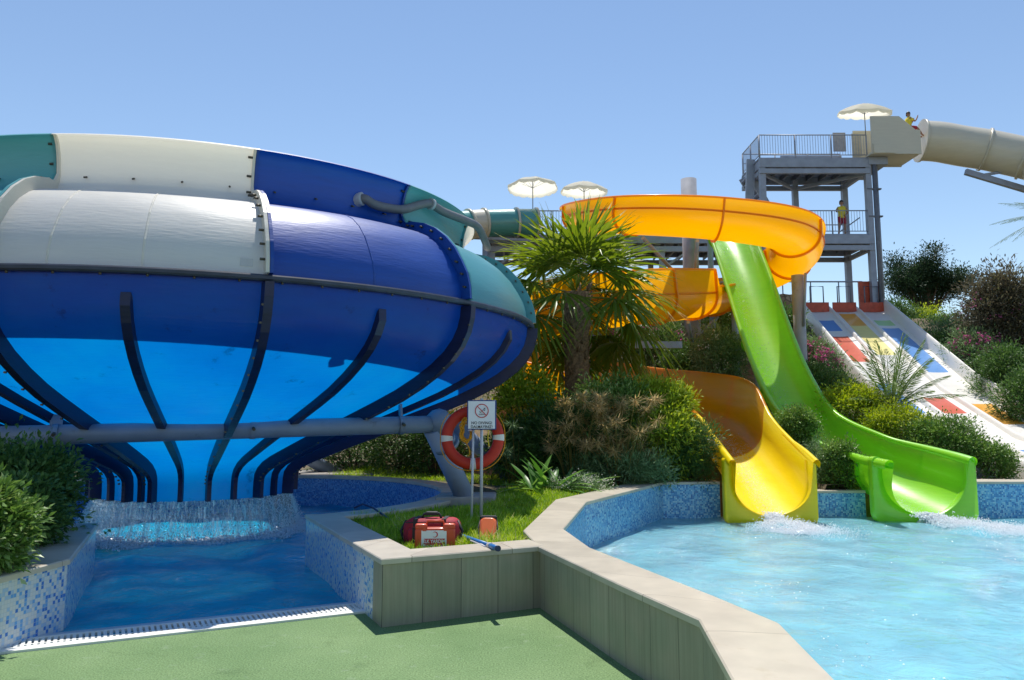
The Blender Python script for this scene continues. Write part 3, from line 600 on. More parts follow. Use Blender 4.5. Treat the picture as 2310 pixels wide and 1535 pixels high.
for k in range(13):
    i = k - 1                                                # panel k spans flange i to i+1
    f0 = PH0 + R(6.5) + STEP0 * i; STEP = STEP0 if k < 12 else 2 * math.pi - 12 * STEP0
    mname = cols[(k) % 3] if k < 12 else 'gel_teal'
    lab = {'gel_white': 'white upper panel', 'gel_navy': 'navy blue upper panel', 'gel_teal': 'teal upper panel'}[mname]
    mb = MB(); n = 12
    mb.grid([[P3(r, z, f0 + STEP * j / n) for j in range(n + 1)] for r, z in UP]); o = mb.build('upper_panel', M[mname], bowl, uv=False); o['label'] = lab
    mb = MB(); mb.grid([[P3(r, z, f0 + STEP * j / n) for j in range(n, -1, -1)] for r, z in LO]); mb.build('lower_panel', M['shell_blue'], bowl, uv=False)
    # flange at f0: upright bolted lips of both neighbours
    mprev = cols[(k - 1) % 3] if k > 0 else 'gel_teal'
    UO = prof_off(UP, .13); UO[-1] = UP[-1]; UO[-2] = (UP[-2][0], UP[-2][1]); 
    for q in range(10, len(UO)): f_ = max(0.25, 1 - (q - 9) * .25); UO[q] = (UP[q][0] + (UO[q][0] - UP[q][0]) * f_, UP[q][1] + (UO[q][1] - UP[q][1]) * f_)
    UO[9] = (UO[9][0] * .5 + UP[9][0] * .5 + .06, UO[9][1])
    for s, mm in ((-1, mprev), (1, mname)):
        mb = MB(); da0, da1 = s * .0006, s * .0075
        for (q0, q1) in ((0, len(UP)),):
            rows = []
            for q in range(q0, q1):
                rows.append([P3(*UP[q], f0 + da1), P3(*UO[q], f0 + da1), P3(*UO[q], f0 + da0), P3(*UP[q], f0 + da0)])
            mb.grid(rows, 0, False)
        if s < 0:
            for q in range(1, 17, 1):
                for h in ((.5,) if q % 2 else ()) if q > 9 else (.55,):
                    r_ = UP[q][0] * (1 - h) + UO[q][0] * h; z_ = UP[q][1] * (1 - h) + UO[q][1] * h
                    p = Vector(P3(r_, z_, f0 + da1)); td = Vector((math.sin(f0), -math.cos(f0), 0)); mb.tube([p, p + td * .05], .014, 6, 1)
        mb.build('flange', [M[mm], M['bolt']], bowl, uv=False)
    # ribs on the lower shell
    for half, w0, d0 in ((0, .052, .155), (1, .056, .075)):
        a = f0 + STEP * .5 * half; Pp = LO if not half else [(5.06, 2.80)] + LO[2:]
        if half == 0: Pp = [(5.08, 3.0)] + LO[1:]
        Po = prof_off(LO, d0)
        Po = [(5.08 + d0, 3.0)] + Po[1:] if not half else [(5.09, 2.84)] + Po[2:]
        rows = []
        for (r, z), (ro, zo) in zip(Pp, Po):
            hw = (w0 if r > 2.2 else w0 * (.62 + .38 * max(0, (r - 1.3) / .9)))
            wa, wb = hw / max(r, .5), hw / max(ro, .5) * .82
            if half == 0: wa, wb = wa * 1.0, wb * 1.05
            rows.append([P3(r, z, a - wa), P3(ro, zo, a - wb), P3(ro, zo, a + wb), P3(r, z, a + wa)])
        mb = MB(); mb.grid(rows, 0, False)
        k0 = len(mb.v); mb.v += [Vector(p) for p in rows[0]]; mb.face((k0, k0 + 1, k0 + 2, k0 + 3)); k0 = len(mb.v); mb.v += [Vector(p) for p in rows[-1]]; mb.face((k0 + 3, k0 + 2, k0 + 1, k0))
        if half == 0:
            for q in range(1, len(Po) - 3):
                r, z = (Po[q][0] + Po[q + 1][0]) / 2, (Po[q][1] + Po[q + 1][1]) / 2; p = Vector(P3(r, z, a - .06 / r)); p2 = Vector(P3(r + .025, z, a - .06 / r)); mb.tube([p, p2], .013, 6, 1)
        o = mb.build('rib', [M['rib_blue'], M['bolt']], bowl, uv=False)
        if half: o['label'] = 'short stiffening rib'
# equator seam
mb = MB(); S = [(5.05, 3.075), (5.17, 3.075), (5.18, 3.06), (5.18, 3.03), (5.165, 3.015), (5.05, 3.015)]
mb.grid([[P3(r, z, PH0 + 2 * math.pi * j / 156) for j in range(156)] for r, z in S], 0, False, True)
for j in range(156):
    a = PH0 + 2 * math.pi * (j + .5) / 156
    if j % 2: p = Vector(P3(5.135, 3.02, a)); mb.tube([p, p - Vector((0, 0, .03))], .013, 6, 1)
mb.build('seam_ring', [M['seam_grey'], M['bolt']], bowl, uv=False)
# panel joints drawn as raised laps on the upper shell, and the maker plate
for i_, fr in ((0, .22), (0, .55), (1, .46)):
    a = PH0 + R(6.5) + STEP0 * (i_ - 1 + fr); mb = MB(); UQ = prof_off(UP, .006)
    mb.grid([[P3(UP[q][0], UP[q][1], a - .0022), P3(*UQ[q], a - .001), P3(*UQ[q], a + .001), P3(UP[q][0], UP[q][1], a + .0022)] for q in range(0, 11)], 0, False); mb.build('lap_joint', M['gel_white' if i_ == 0 else 'gel_navy'], bowl, uv=False)
a = PH0 + R(4.2); mb = MB(); mb.grid([[P3(5.08, 3.16, a - .012), P3(5.08, 3.16, a + .012)], [P3(5.075, 3.24, a - .012), P3(5.075, 3.24, a + .012)]]); mb.build('plate', M['reflect'], bowl, uv=False)
# clip tabs along the groove
mb = MB()
for i in range(52):
    a = PH0 + 2 * math.pi * i / 52 + .05; p = Vector(P3(4.055, 4.24, a)); q = Vector(P3(4.11, 4.22, a)); mb.tube([p, q], .011, 6)
mb.build('clip', M['bolt'], bowl, uv=False)
# support frame: pipes, legs, brackets (all fixed to the bowl)
mb = MB(); n1 = at(985, 957, y=10.9) - Vector((AX, AY, 0)); n0 = at(-40, 986, y=8.9) - Vector((AX, AY, 0))
d01 = (n1 - n0).normalized(); nodes = [n0 - d01 * .3, n1]
M2 = lambda a, b: MB().tube([a, b], .115, 18)
M2(nodes[0], nodes[1]).build('support_pipe', M['pipe_grey'], bowl, uv=False)
MB().blob(n1 + Vector((.03, .03, .02)), (.19, .19, .19)).build('pipe_joint', M['pipe_grey'], bowl, uv=False)
others = [(n1, Vector((3.7, 2.6, 1.62))), (Vector((3.7, 2.6, 1.62)), Vector((-.8, 4.0, 1.62))), (Vector((-.8, 4.0, 1.62)), Vector((-4.2, .8, 1.6))), (Vector((-4.2, .8, 1.6)), nodes[0])]
for a, b in others: M2(a, b).build('support_pipe', M['pipe_grey'], bowl, uv=False)
foot = at(1052, 1112, z=.6) - Vector((AX, AY, 0))
MB().tube([n1 + Vector((-.05, 0, -.05)), foot - Vector((0, 0, .1))], .14, 18).build('support_leg', M['leg_grey'], bowl, uv=False)
mb = MB(); pl = n1 + (foot - n1) * .26; mb.tube([pl, pl + (foot - n1).normalized() * .05], .2, 18); mb.tube([n1 + (foot - n1) * .2, n1 + (foot - n1) * .26], .165, 18); mb.build('leg_collar', M['pipe_grey'], bowl, uv=False)
for a, f_ in ((Vector((-.8, 4.0, 1.62)), Vector((1.0, 5.6, .4))), (Vector((3.7, 2.6, 1.62)), Vector((4.9, 3.4, .4))), (Vector((-4.2, .8, 1.6)), Vector((-5.6, 1.1, .4)))):
    MB().tube([a, f_], .14, 18).build('support_leg', M['leg_grey'], bowl, uv=False)
for u_, ex in ((125, .0), (570, .0), (905, .0)):
    t = ((at(u_, 970, y=10) - Vector((0, 0, 0))).x / 10)  # slope of the sight line picks the point of the pipe
    best = min((abs((n0 + (n1 - n0) * s / 200 + Vector((AX, AY, 0))).x / (n0 + (n1 - n0) * s / 200 + Vector((AX, AY, 0))).y - t), s) for s in range(201))[1] / 200
    p = n0 + (n1 - n0) * best; mb = MB()
    ring = []; up = Vector((0, 0, 1)); sd_ = d01.cross(up).normalized()
    for k in range(18): a = 2 * math.pi * k / 18; ring.append(p + sd_ * math.cos(a) * .125 + up * math.sin(a) * .125)
    mb.grid([[x - d01 * .03 for x in ring], [x + d01 * .03 for x in ring]], 0, True, True)
    mb.bar(p + up * .1, p + up * .27 - sd_ * .05, .13 if u_ < 300 else .03, .014 if u_ < 300 else .1, 0, up=sd_); mb.tube([p + sd_ * .1 + up * .02, p + sd_ * .19 + up * .0], .02, 8, 1)
    mb.build('bracket', [M['pipe_grey'], M['bolt']], bowl, uv=False)
# feed pipe lying over the shoulder
hp = [at(800, 474, y=9.75), at(803, 456, y=9.65), at(822, 449, y=9.6), at(850, 464, y=9.7), at(905, 473, y=10.05), at(945, 463, y=10.3), at(970, 460, y=10.5), at(1000, 478, y=10.75), at(1050, 498, y=11.2), at(1075, 510, y=11.5), at(1088, 530, y=11.8), at(1100, 560, y=12.2)]
hp = catmull([(p - Vector((AX, AY, 0)))[:] for p in hp], 6)
MB().tube([tuple(p) for p in hp], .058, 12).build('feed_pipe', M['hose_grey'], bowl, uv=False)
MB().tube([tuple(p) for p in hp[:12]], .085, 12).build('pipe_elbow', M['reflect'], bowl, uv=False)
k = 36; MB().tube([tuple(p) for p in hp[k:k + 2]], .08, 12).build('pipe_collar', M['reflect'], bowl, uv=False)
# foundations
def block(name, label, lo, hi, m=M['concrete']):
    mb = MB(); mb.rbox(lo, hi, .03); o = mb.build(name, m); return tag(o, label, 'block')
b0 = at(1052, 1112, z=.6)
block('concrete_block', 'concrete footing under the slanting grey leg of the bowl', (b0.x - .42, b0.y - .3, .30), (b0.x + .42, b0.y + .5, .565))
block('concrete_slab', 'pale concrete slab behind the round pool carrying a support leg', (AX - .3, AY + 4.55, .40), (AX + 2.0, AY + 6.4, .50))

# ------------------------------------------------------------------ slides
def frames(P):
    T = np.gradient(P, axis=0); T /= np.linalg.norm(T, axis=1)[:, None]
    S = np.cross(np.array([0, 0, 1.0]), T); S /= np.linalg.norm(S, axis=1)[:, None]
    U = np.cross(T, S); return T, S, U
def uprofile(w, hl, hr, d=0.0, lip=.07, n=16, dep=.82):
    """points (s,u) from left lip over the floor to the right lip; d pushes outwards"""
    pts = []
    if lip: pts += [(w + lip, hl - .05), (w + lip, hl - .01), (w + lip * .6, hl + .012), (w + .012, hl + .006)]
    pts += [(w + d, hl)]
    for k in range(n + 1):
        a = math.pi * k / n; pts.append(((w + d) * math.cos(a), w * dep - (w * dep + d) * math.sin(a)))
    pts += [(-w - d, hr)]
    if lip: pts += [(-w - .012, hr + .006), (-w - lip * .6, hr + .012), (-w - lip, hr - .01), (-w - lip, hr - .05)]
    return pts
def sweep(D, i0, i1, d=0, lip=.07, n=16):
    """D rows: x y z w hl hr (dense)"""
    T, S, U = frames(D[:, :3]); rows = []
    for i in range(i0, i1):
        p = D[i]; rows.append([tuple(p[:3] + S[i] * s + U[i] * u) for s, u in uprofile(p[3], p[4], p[5], d, lip, n)])
    return rows
def joint(D, i, m, parent, hw=1):
    """bolted flange standing proud round the flume at station i"""
    T, S, U = frames(D[:, :3]); p = D[i]; rows = []
    for dd, tt in ((0.0, -.022), (.065, -.022), (.065, .022), (0.0, .022)):
        rows.append([tuple(p[:3] + S[i] * s + U[i] * u + T[i] * tt) for s, u in uprofile(p[3], p[4] - .03, p[5] - .03, dd + .001, 0)])
    mb = MB(); mb.grid(rows, 0, False)
    return mb.build('joint_flange', m, parent, uv=False)
def exit_plate(x0, x1, zb, zt, cx, w, fl, y, th, m, parent, name='end_plate', r=.12):
    """thick plate closing the flume end: rectangle with a U shaped cut"""
    mb = MB(); n = 40; rows = [[], [], [], [], [], []]
    cz = fl + w * .95; inner = []; outer = []
    for k in range(n + 1):
        a = math.pi * (1 + k / n); ix, iz = cx + w * math.cos(a), cz + (cz - fl) * math.sin(a)
        inner.append((ix, iz))
    inner = [(cx - w, zt)] + inner + [(cx + w, zt)]
    def rect(k, tot):
        # walk down the left side, along the bottom, up the right side with rounded corners
        hgt, wid = zt - zb, x1 - x0; per = 2 * (hgt - r) + (wid - 2 * r) + math.pi * r; s = per * k / tot
        if s < hgt - r: return (x0, zt - s)
        s -= hgt - r
        if s < math.pi * r / 2: a = s / r; return (x0 + r - r * math.cos(a), zb + r - r * math.sin(a))
        s -= math.pi * r / 2
        if s < wid - 2 * r: return (x0 + r + s, zb)
        s -= wid - 2 * r
        if s < math.pi * r / 2: a = s / r; return (x1 - r + r * math.sin(a), zb + r - r * math.cos(a))
        return (x1, zb + r + s - math.pi * r / 2)
    tot = len(inner) - 1; e = .02
    for k, (ix, iz) in enumerate(inner):
        ox, oz = rect(k, tot)
        dx, dz = ox - ix, oz - iz; l = math.hypot(dx, dz); dx, dz = dx / l * e, dz / l * e
        rows[0].append((ix, y + th, iz)); rows[1].append((ix, y + e, iz)); rows[2].append((ix + dx, y, iz + dz)); rows[3].append((ox - dx, y, oz - dz)); rows[4].append((ox, y + e, oz)); rows[5].append((ox, y + th, oz))
    mb.grid(rows, 0, True)
    # rounded shoulders on the two tops
    for j in (0, tot):
        c = [r_[j] for r_ in rows]; (xa, _, _), (xb, _, _) = c[1], c[4]; xm = (xa + xb) / 2; hw = abs(xb - xa) / 2
        prof = [[(xm + hw * math.cos(a) * (1 if k_ not in (0, ) else .9), yy, zt + hw * .8 * math.sin(a)) for a in [math.pi * q / 8 for q in range(9)]] for k_, yy in enumerate((y, y + e, y + th))]
        mb.grid(prof, 0, True); k0 = len(mb.v); mb.v += [Vector(p) for p in prof[0]]; mb.face(range(k0, k0 + 9))
        k0 = len(mb.v); mb.v += [Vector(p) for p in prof[2]]; mb.face(list(range(k0, k0 + 9))[::-1])
    mb.build(name, m, parent, uv=False)

# yellow spiral
ysl = thing('spiral_slide', 'long yellow and orange spiral flume winding round a grey column into the pool', 'water slide', (4.45, 13.95, 0))
ofY = np.array([4.45, 13.95, 0.0])
yp = [(3.9, 35, 10.0, .66, .85, .85), (3.0, 30, 8.95, .66, .85, .85), (2.35, 25.8, 7.7, .66, .85, .85), (2.25, 22.9, 7.0, .66, .85, .88),
      (3.05, 20.5, 6.45, .66, .85, .88), (5.1, 19.65, 6.12, .66, .85, .90), (7.2, 20.45, 5.98, .66, .85, .92), (8.12, 22.5, 5.78, .66, .85, .95), (7.6, 24.3, 5.45, .66, .85, .9),
      (6.85, 24.4, 5.2, .66, .85, .85), (6.35, 23.3, 4.9, .66, .85, .85), (5.85, 22.2, 4.6, .66, 1.0, .85), (5.05, 21.1, 4.35, .66, 1.1, .85), (4.15, 19.75, 4.08, .66, 1.2, .85), (3.3, 18.9, 3.9, .66, 1.25, .85),
      (2.0, 18.4, 3.7, .66, 1.2, .85), (.6, 18.65, 3.48, .66, 1.15, .85), (-.9, 19.3, 3.2, .66, 1.1, .85), (-2.0, 20.3, 2.95, .66, 1.2, .85), (-2.0, 21.5, 2.72, .66, 1.2, .85), (-1.0, 22.0, 2.55, .66, 1.15, .85),
      (.5, 21.5, 2.35, .66, 1.1, .8), (1.8, 20.75, 2.08, .66, 1.12, .7), (2.9, 19.75, 1.80, .66, 1.15, .7), (3.85, 18.75, 1.47, .66, 1.3, .75), (4.42, 17.6, 1.12, .66, 1.38, .85), (4.5, 16.4, .74, .66, 1.0, .95), (4.47, 15.2, .37, .655, .96, .96), (4.45, 13.97, .0, .65, .96, .96)]
DY = catmull([(p[0] - ofY[0], p[1] - ofY[1], p[2], *p[3:]) for p in yp], 10)
cut = 10 * 26 - 3
DY[92:124, 4] = .78; DY[124:172, 4] = 1.22     # the tall outer sheet starts at a joint
MB().grid(sweep(DY, 0, cut + 1), 0, True).build('flume', M['amber'], ysl, uv=False)
o = MB().grid(sweep(DY, cut, len(DY)), 0, True).build('flume', M['yellow'], ysl, uv=False); o['label'] = 'bright yellow end section'
for i in (15, 28, 40, 50, 62, 72, 90, 104, 114, 124, 138, 158, 170, 215, 225, 235, 246, cut): joint(DY, i, M['amber'] if i < cut else M['yellow'], ysl)
# raised seam along both flanks of the turns (lower bowl of the flume joined to the upper sheet)
T, S, U = frames(DY[:, :3])
for (a, b, sd, hh) in ((30, 95, -1, .56), (124, 178, 1, .62)):
    mb = MB(); mb.tube([tuple(DY[i, :3] + S[i] * sd * (DY[i, 3] + .012) + U[i] * hh) for i in range(a, b)], .022, 8); mb.build('seam_rail', M['amber'], ysl, uv=False)
exit_plate(3.65 - 4.45, 5.25 - 4.45, -.16, .93, 0, .65, .0, 0.0, .16, M['yellow'], ysl)
# shoulders thickening the last stretch of the side walls
i0 = len(DY) - 14
for sd in (1, -1):
    rows = []
    for i in range(i0, len(DY)):
        k = sstep(0, 1, (i - i0) / 10.0); w, h = .66, DY[i, 4] - .01; wd = .05 + .075 * k
        rows.append([tuple(DY[i, :3] + S[i] * sd * (w + wd * (.5 + .5 * math.cos(a)) - .01) + U[i] * (h - .03 + (.035 + .05 * k) * math.sin(a))) for a in [math.pi * q / 8 for q in range(-2, 11)]])
    MB().grid(rows, 0, True).build('rolled_edge', M['yellow'], ysl, uv=False)
colm = Vector((5.24, 23.0, 0)) - Vector((*ofY,))
mb = MB(); mb.tube([colm + Vector((0, 0, 2.2)), colm + Vector((0, 0, 8.7))], .23, 24); mb.build('column', M['column_grey'], ysl, uv=False)
def strut(a, b, r=.05): MB().tube([a, b], r, 8).build('strut', M['steel'], ysl, uv=False)
for (cz, i, dz) in ((5.0, 48, -.08), (5.4, 42, -.08), (3.9, 112, -.08), (3.6, 126, -.08)):
    p = Vector(DY[i, :3]) + Vector((0, 0, dz)); c = colm + Vector((0, 0, cz)); dd = (p - c); dd.z = 0; dd.normalize(); strut(c + dd * .18, p)
T, S, U = frames(DY[:, :3])
for cz, i in ((8.1, 44), (5.6, 128), (5.5, 104)):
    p = Vector(DY[i, :3] + S[i] * .70 * (1 if i != 128 else -1) + U[i] * .84); c = colm + Vector((0, 0, cz)); dd = (p - c); dd.z = 0; dd.normalize(); strut(c + dd * .18, p, .035)
for i, zb in ((69, 2.0), (176, .6), (198, .6), (18, 3.5), (152, 1.4)):
    p = Vector(DY[i, :3]); mb = MB(); mb.tube([(p.x, p.y, zb), (p.x, p.y, p.z - .12)], (.17 if i == 69 else .1), 16); mb.build('post', M['column_grey'] if i == 69 else M['leg_grey'], ysl, uv=False)
    if i != 69: MB().bar((p.x - .2, p.y, p.z - .14), (p.x + .2, p.y, p.z - .14), .3, .08).build('saddle', M['steel'], ysl, uv=False)
p = Vector(DY[69, :3]); MB().tube([p + Vector((.14, -.25, -.1)), p + Vector((.05, -.2, -1.6))], .04, 8).build('strut', M['steel'], ysl, uv=False)
MB().bar(Vector((1.55, 19.2, 3.42)) - Vector((*ofY,)), Vector((4.1, 19.2, 3.42)) - Vector((*ofY,)), .12, .16).build('cross_beam', M['column_grey'], ysl, uv=False)

# green straight slide
gsl = thing('straight_slide', 'steep lime green slide dropping straight from the platform into the pool', 'water slide', (7.1, 13.95, 0))
ofG = (7.1, 13.95)
gp = [(6.1, 35.5, 9.95, .56, .62, .62), (6.1, 31, 9.25, .56, .62, .62), (6.1, 27, 8.5, .56, .62, .62), (6.1, 24.5, 7.75, .56, .62, .62), (6.11, 22.8, 6.85, .56, .6, .6), (6.13, 21.5, 5.6, .56, .6, .6), (6.16, 20, 3.72, .56, .6, .6), (6.2, 18.7, 2.22, .56, .62, .62), (6.32, 17.5, 1.2, .57, .68, .62), (6.62, 16.0, .56, .62, .82, .66), (6.92, 14.9, .22, .68, .92, .78), (7.1, 13.97, .0, .72, .97, .93)]
DG = catmull([(p[0] - ofG[0], p[1] - ofG[1], p[2], *p[3:]) for p in gp], 10)
MB().grid(sweep(DG, 0, len(DG), lip=.10), 0, True).build('flume', M['lime'], gsl, uv=False)
for i in (33, 44, 54, 63, 72, 81, 90, 99): joint(DG, i, M['lime'], gsl)
exit_plate(6.20 - 7.1, 8.0 - 7.1, -.15, .93, 0, .72, .0, 0.0, .16, M['lime'], gsl, r=.2)
T, S, U = frames(DG[:, :3]); i0 = len(DG) - 30
for sd in (1, -1):
    rows = []
    for i in range(i0, len(DG)):
        k = sstep(0, 1, (i - i0) / 28.0); h = DG[i, 4 if sd > 0 else 5] - .01; wd = .06 + .12 * k
        rows.append([tuple(DG[i, :3] + S[i] * sd * (DG[i, 3] + wd * (.5 + .5 * math.cos(a)) - .01) + U[i] * (h - .03 + (.035 + .06 * k) * math.sin(a))) for a in [math.pi * q / 8 for q in range(-2, 11)]])
    MB().grid(rows, 0, True).build('rolled_edge', M['lime'], gsl, uv=False)
for i in (32, 48, 60):
    p = DG[i, :3]; MB().tube([(p[0], p[1], p[2] - 3.2), (p[0], p[1], p[2] - .1)], .09, 12).build('post', M['leg_grey'], gsl, uv=False)

# running water on both flumes and the jets at their ends
def water_run(name, D, i0, s_fn, hw_fn, label):
    T, S, U = frames(D[:, :3]); rows = []
    for i in range(i0, len(D)):
        w = D[i, 3]; s0 = s_fn(i); hw = hw_fn(i); row = []
        for q in range(9):
            s = max(-.95 * w, min(.95 * w, s0 + hw * (q / 4 - 1))); u = w * .82 - w * .82 * math.sqrt(max(0, 1 - (s / w) ** 2)) + .008 + .012 * (1 - (q / 4 - 1) ** 2) * random.uniform(.6, 1.2)
            row.append(tuple(D[i, :3] + S[i] * s + U[i] * u))
        rows.append(row)
    mb = MB(); mb.grid(rows, 0, True); o = mb.build(name, M['runnel']); return o
def drops(name, pts, rad, loc, parent=None, stretch=1.0):
    base = np.array([(1, 0, -.6), (-.5, .87, -.6), (-.5, -.87, -.6), (0, 0, 1.0), (0, 0, -1.1)]); fc = np.array([(0, 1, 3), (1, 2, 3), (2, 0, 3), (1, 0, 4), (2, 1, 4), (0, 2, 4)])
    pts = np.array(pts); n = len(pts); r_ = np.array(rad)[:, None, None]
    ax = rng.normal(0, 1, (n, 3)); ax /= np.linalg.norm(ax, axis=1)[:, None]; bx = np.cross(ax, rng.normal(0, 1, (n, 3))); bx /= np.linalg.norm(bx, axis=1)[:, None]; cx = np.cross(ax, bx)
    V = (base[None, :, 0:1] * ax[:, None] + base[None, :, 1:2] * bx[:, None] + base[None, :, 2:3] * cx[:, None]) * r_
    V[..., 2] *= stretch; V += pts[:, None]
    Fq = (fc[None] + 5 * np.arange(n)[:, None, None]).reshape(-1, 3)
    o = np_mesh(name, V.reshape(-1, 3), Fq, M['foam'], parent=parent, smooth=False); o.location = loc; return o
def specks(D, i0, s_fn, spread, n):
    T, S, U = frames(D[:, :3]); P = []; r_ = []
    for _ in range(n):
        f = i0 + (len(D) - 1.01 - i0) * random.random(); i = int(f); w = D[i, 3]; s = max(-.9 * w, min(.9 * w, s_fn(f) + random.gauss(0, spread))); u = w * .82 - w * .82 * math.sqrt(max(0, 1 - (s / w) ** 2)) + .004
        P.append(tuple(D[i, :3] + (D[i + 1, :3] - D[i, :3]) * (f - i) + S[i] * s + U[i] * u)); r_.append(random.uniform(.004, .011))
    return P, r_
P, r_ = specks(DY, 247, lambda f: .30 * (1 - sstep(0, 1, (f - 247) / 34.0)) - .04, .11, 2600); o = drops('running_water', P, r_, (*ofY[:2], 0), stretch=.6); o['kind'] = 'stuff'
P, r_ = specks(DG, 34, lambda f: -.12, .16, 3600); o = drops('running_water', P, r_, (*ofG, 0), stretch=.6); o['kind'] = 'stuff'
def jet(name, cx, cy, vx, vy, n, spread, hz, w=.14):
    P = []; r_ = []
    for _ in range(n):
        k = random.random() ** .8
        if k < .35:
            t = k / .35; P.append((cx + random.gauss(0, w * .45) + vx * t * .25, cy - .05 - t * .28 + random.gauss(0, .04), -.1 + (1 - t * t) * .13 + random.gauss(0, .02))); r_.append(random.uniform(.006, .017))
        else:
            t = (k - .35) / .65; rad = spread * t
            P.append((cx + vx * (.25 + t) + random.gauss(0, .12 + .30 * rad), cy - .35 - vy * t + random.gauss(0, .10 + .24 * rad), -.1 + abs(random.gauss(0, hz * (1 - t * .7))))); r_.append(random.uniform(.005, .015 - .006 * t))
    o = drops(name, P, r_, (0, 0, 0)); o['kind'] = 'stuff'
jet('splash', 4.42, 13.93, .12, .9, 15000, .9, .05)
jet('splash', 7.02, 13.93, .85, 1.05, 20000, 1.0, .06, .2)
def foam_patch(cx, cy, vx, vy, L, w, z=-.085):
    mb = MB(); rows = []
    for i in range(26):
        t = i / 25; rows.append([(cx + vx * L * t + (q / 10 - 1) * w * (.45 + .9 * t) * (-vy if vx else 1), cy - .1 - vy * L * t + (q / 10 - 1) * w * (.3 * vx) * (.45 + .9 * t), z + .05 * (1 - t) * (1 - (q / 10 - 1) ** 2) * (1 + .8 * noise.noise((t * 9, q * .8, cx))) - .03 * (q / 10 - 1) ** 4 - .025 * t * t) for q in range(21)])
    mb.grid(rows, 0, True); o = mb.build('foam', M['foam_sheet']); o['kind'] = 'stuff'
foam_patch(4.42, 13.98, .05, 1.0, 1.3, .42)
foam_patch(7.02, 13.98, .62, .78, 1.9, .40)
P = []; r_ = []
for _ in range(2600):      # flecks of foam carried across the pool
    x = random.uniform(1.5, 12); y = random.uniform(4.5, 13.8); c = noise.noise((x * .9, y * .9, 5))
    if c > .22 and x > 1.2 + .35 * abs(y - 9): P.append((x, y, -.092 + random.uniform(0, .006))); r_.append(random.uniform(.003, .011))
o = drops('foam', P, r_, (0, 0, 0), stretch=.5); o['kind'] = 'stuff'
# curtain of water falling from the bowl
mb = MB(); rows = []
for k, z in enumerate((.545, .45, .3, .15, .02, -.04)):
    rows.append([(AX + (1.355 + .035 * k + .012 * math.sin(j * 1.7) * k) * math.cos(2 * math.pi * j / 180), AY + (1.355 + .035 * k + .012 * math.sin(j * 1.7) * k) * math.sin(2 * math.pi * j / 180), z) for j in range(180)])
mb.grid(rows, 0, True, True); o = mb.build('falling_water', M['curtain']); o['kind'] = 'stuff'
P = []; r_ = []
for _ in range(17000):
    a = random.uniform(0, 2 * math.pi); k = random.random() ** .6; z = .53 * (1 - k ** 1.6); rr = 1.36 + .16 * k + abs(random.gauss(0, .05 * k + .005)); P.append((AX + rr * math.cos(a), AY + rr * math.sin(a), z)); r_.append(random.uniform(.002, .0065))
o = drops('falling_drops', P, r_, (0, 0, 0), stretch=2.2); o['kind'] = 'stuff'
P = []; r_ = []
for _ in range(20000):
    a = random.uniform(0, 2 * math.pi); rr = 1.54 + random.gauss(0, .11) + .03 * math.sin(7 * a); P.append((AX + rr * math.cos(a), AY + rr * math.sin(a), -.03 + abs(random.gauss(0, .06)) * max(0, 1 - abs(rr - 1.54) * 4))); r_.append(random.uniform(.006, .017))
o = drops('splash_ring', P, r_, (0, 0, 0)); o['kind'] = 'stuff'
mb = MB(); rows = []
for k in range(9):
    rr = 1.40 + .05 * k; rows.append([(AX + (rr + .03 * noise.noise((j * .3, k, 2))) * math.cos(2 * math.pi * j / 240), AY + (rr + .03 * noise.noise((j * .3, k, 2))) * math.sin(2 * math.pi * j / 240), -.035 + .055 * math.exp(-((rr - 1.54) / .10) ** 2) * (1 + .6 * noise.noise((j * .45, k * .6, 8)))) for j in range(240)])
mb.grid(rows, 0, True, True); o = mb.build('foam', M['foam_sheet']); o['kind'] = 'stuff'

# multi lane slide
rain = thing('lane_slide', 'wide white three lane slide with coloured patches coming down the slope', 'water slide', (12, 26, 0)); oR = Vector((-12, -26, 0))
ys = [36.2, 35.6] + [35 - .35 * i for i in range(57)]; ys = [y for y in ys if y > 14.85]
xl = lambda y: 10.55 + (y - 17) * .139
LW = 1.10; DV = .14
def rain_pt(y, s, dz): return Vector((xl(y) + s, y, rainbow_z(y) + dz)) + oR
pat = [[(34.5, 33.2, 'p_blue'), (32.6, 29.6, 'p_red'), (27.6, 24.6, 'p_blue'), (23.9, 23.0, 'p_yellow')], [(35.4, 34.0, 'p_orange'), (33.9, 30.4, 'p_yellow'), (26.4, 24.4, 'p_red'), (20.8, 19.0, 'p_blue'), (18.9, 17.5, 'p_green')], [(34.8, 33.9, 'p_green'), (33.6, 28.6, 'p_blue'), (25.6, 23.4, 'p_orange'), (21.6, 18.9, 'p_green'), (18.8, 16.0, 'p_red')]]
names = ['lane_white', 'p_red', 'p_blue', 'p_green', 'p_orange', 'p_yellow']
for l in range(3):
    s0 = DV + l * (LW + DV); mb = MB()
    for j in range(len(ys) - 1):
        ym = (ys[j] + ys[j + 1]) / 2; mi = 0
        for a, b, nm in pat[l]:
            if b < ym < a: mi = names.index(nm)
        k = len(mb.v)
        for y in (ys[j], ys[j + 1]):
            for q in range(7): s = LW * q / 6; mb.v.append(rain_pt(y, s0 + s, .05 * abs(q / 3 - 1) ** 3))
        for q in range(6): mb.face((k + q, k + 7 + q, k + 8 + q, k + q + 1), mi if 0 < q < 5 else 0, True)
    mb.build('lane', [M[n_] for n_ in names], rain, uv=False)
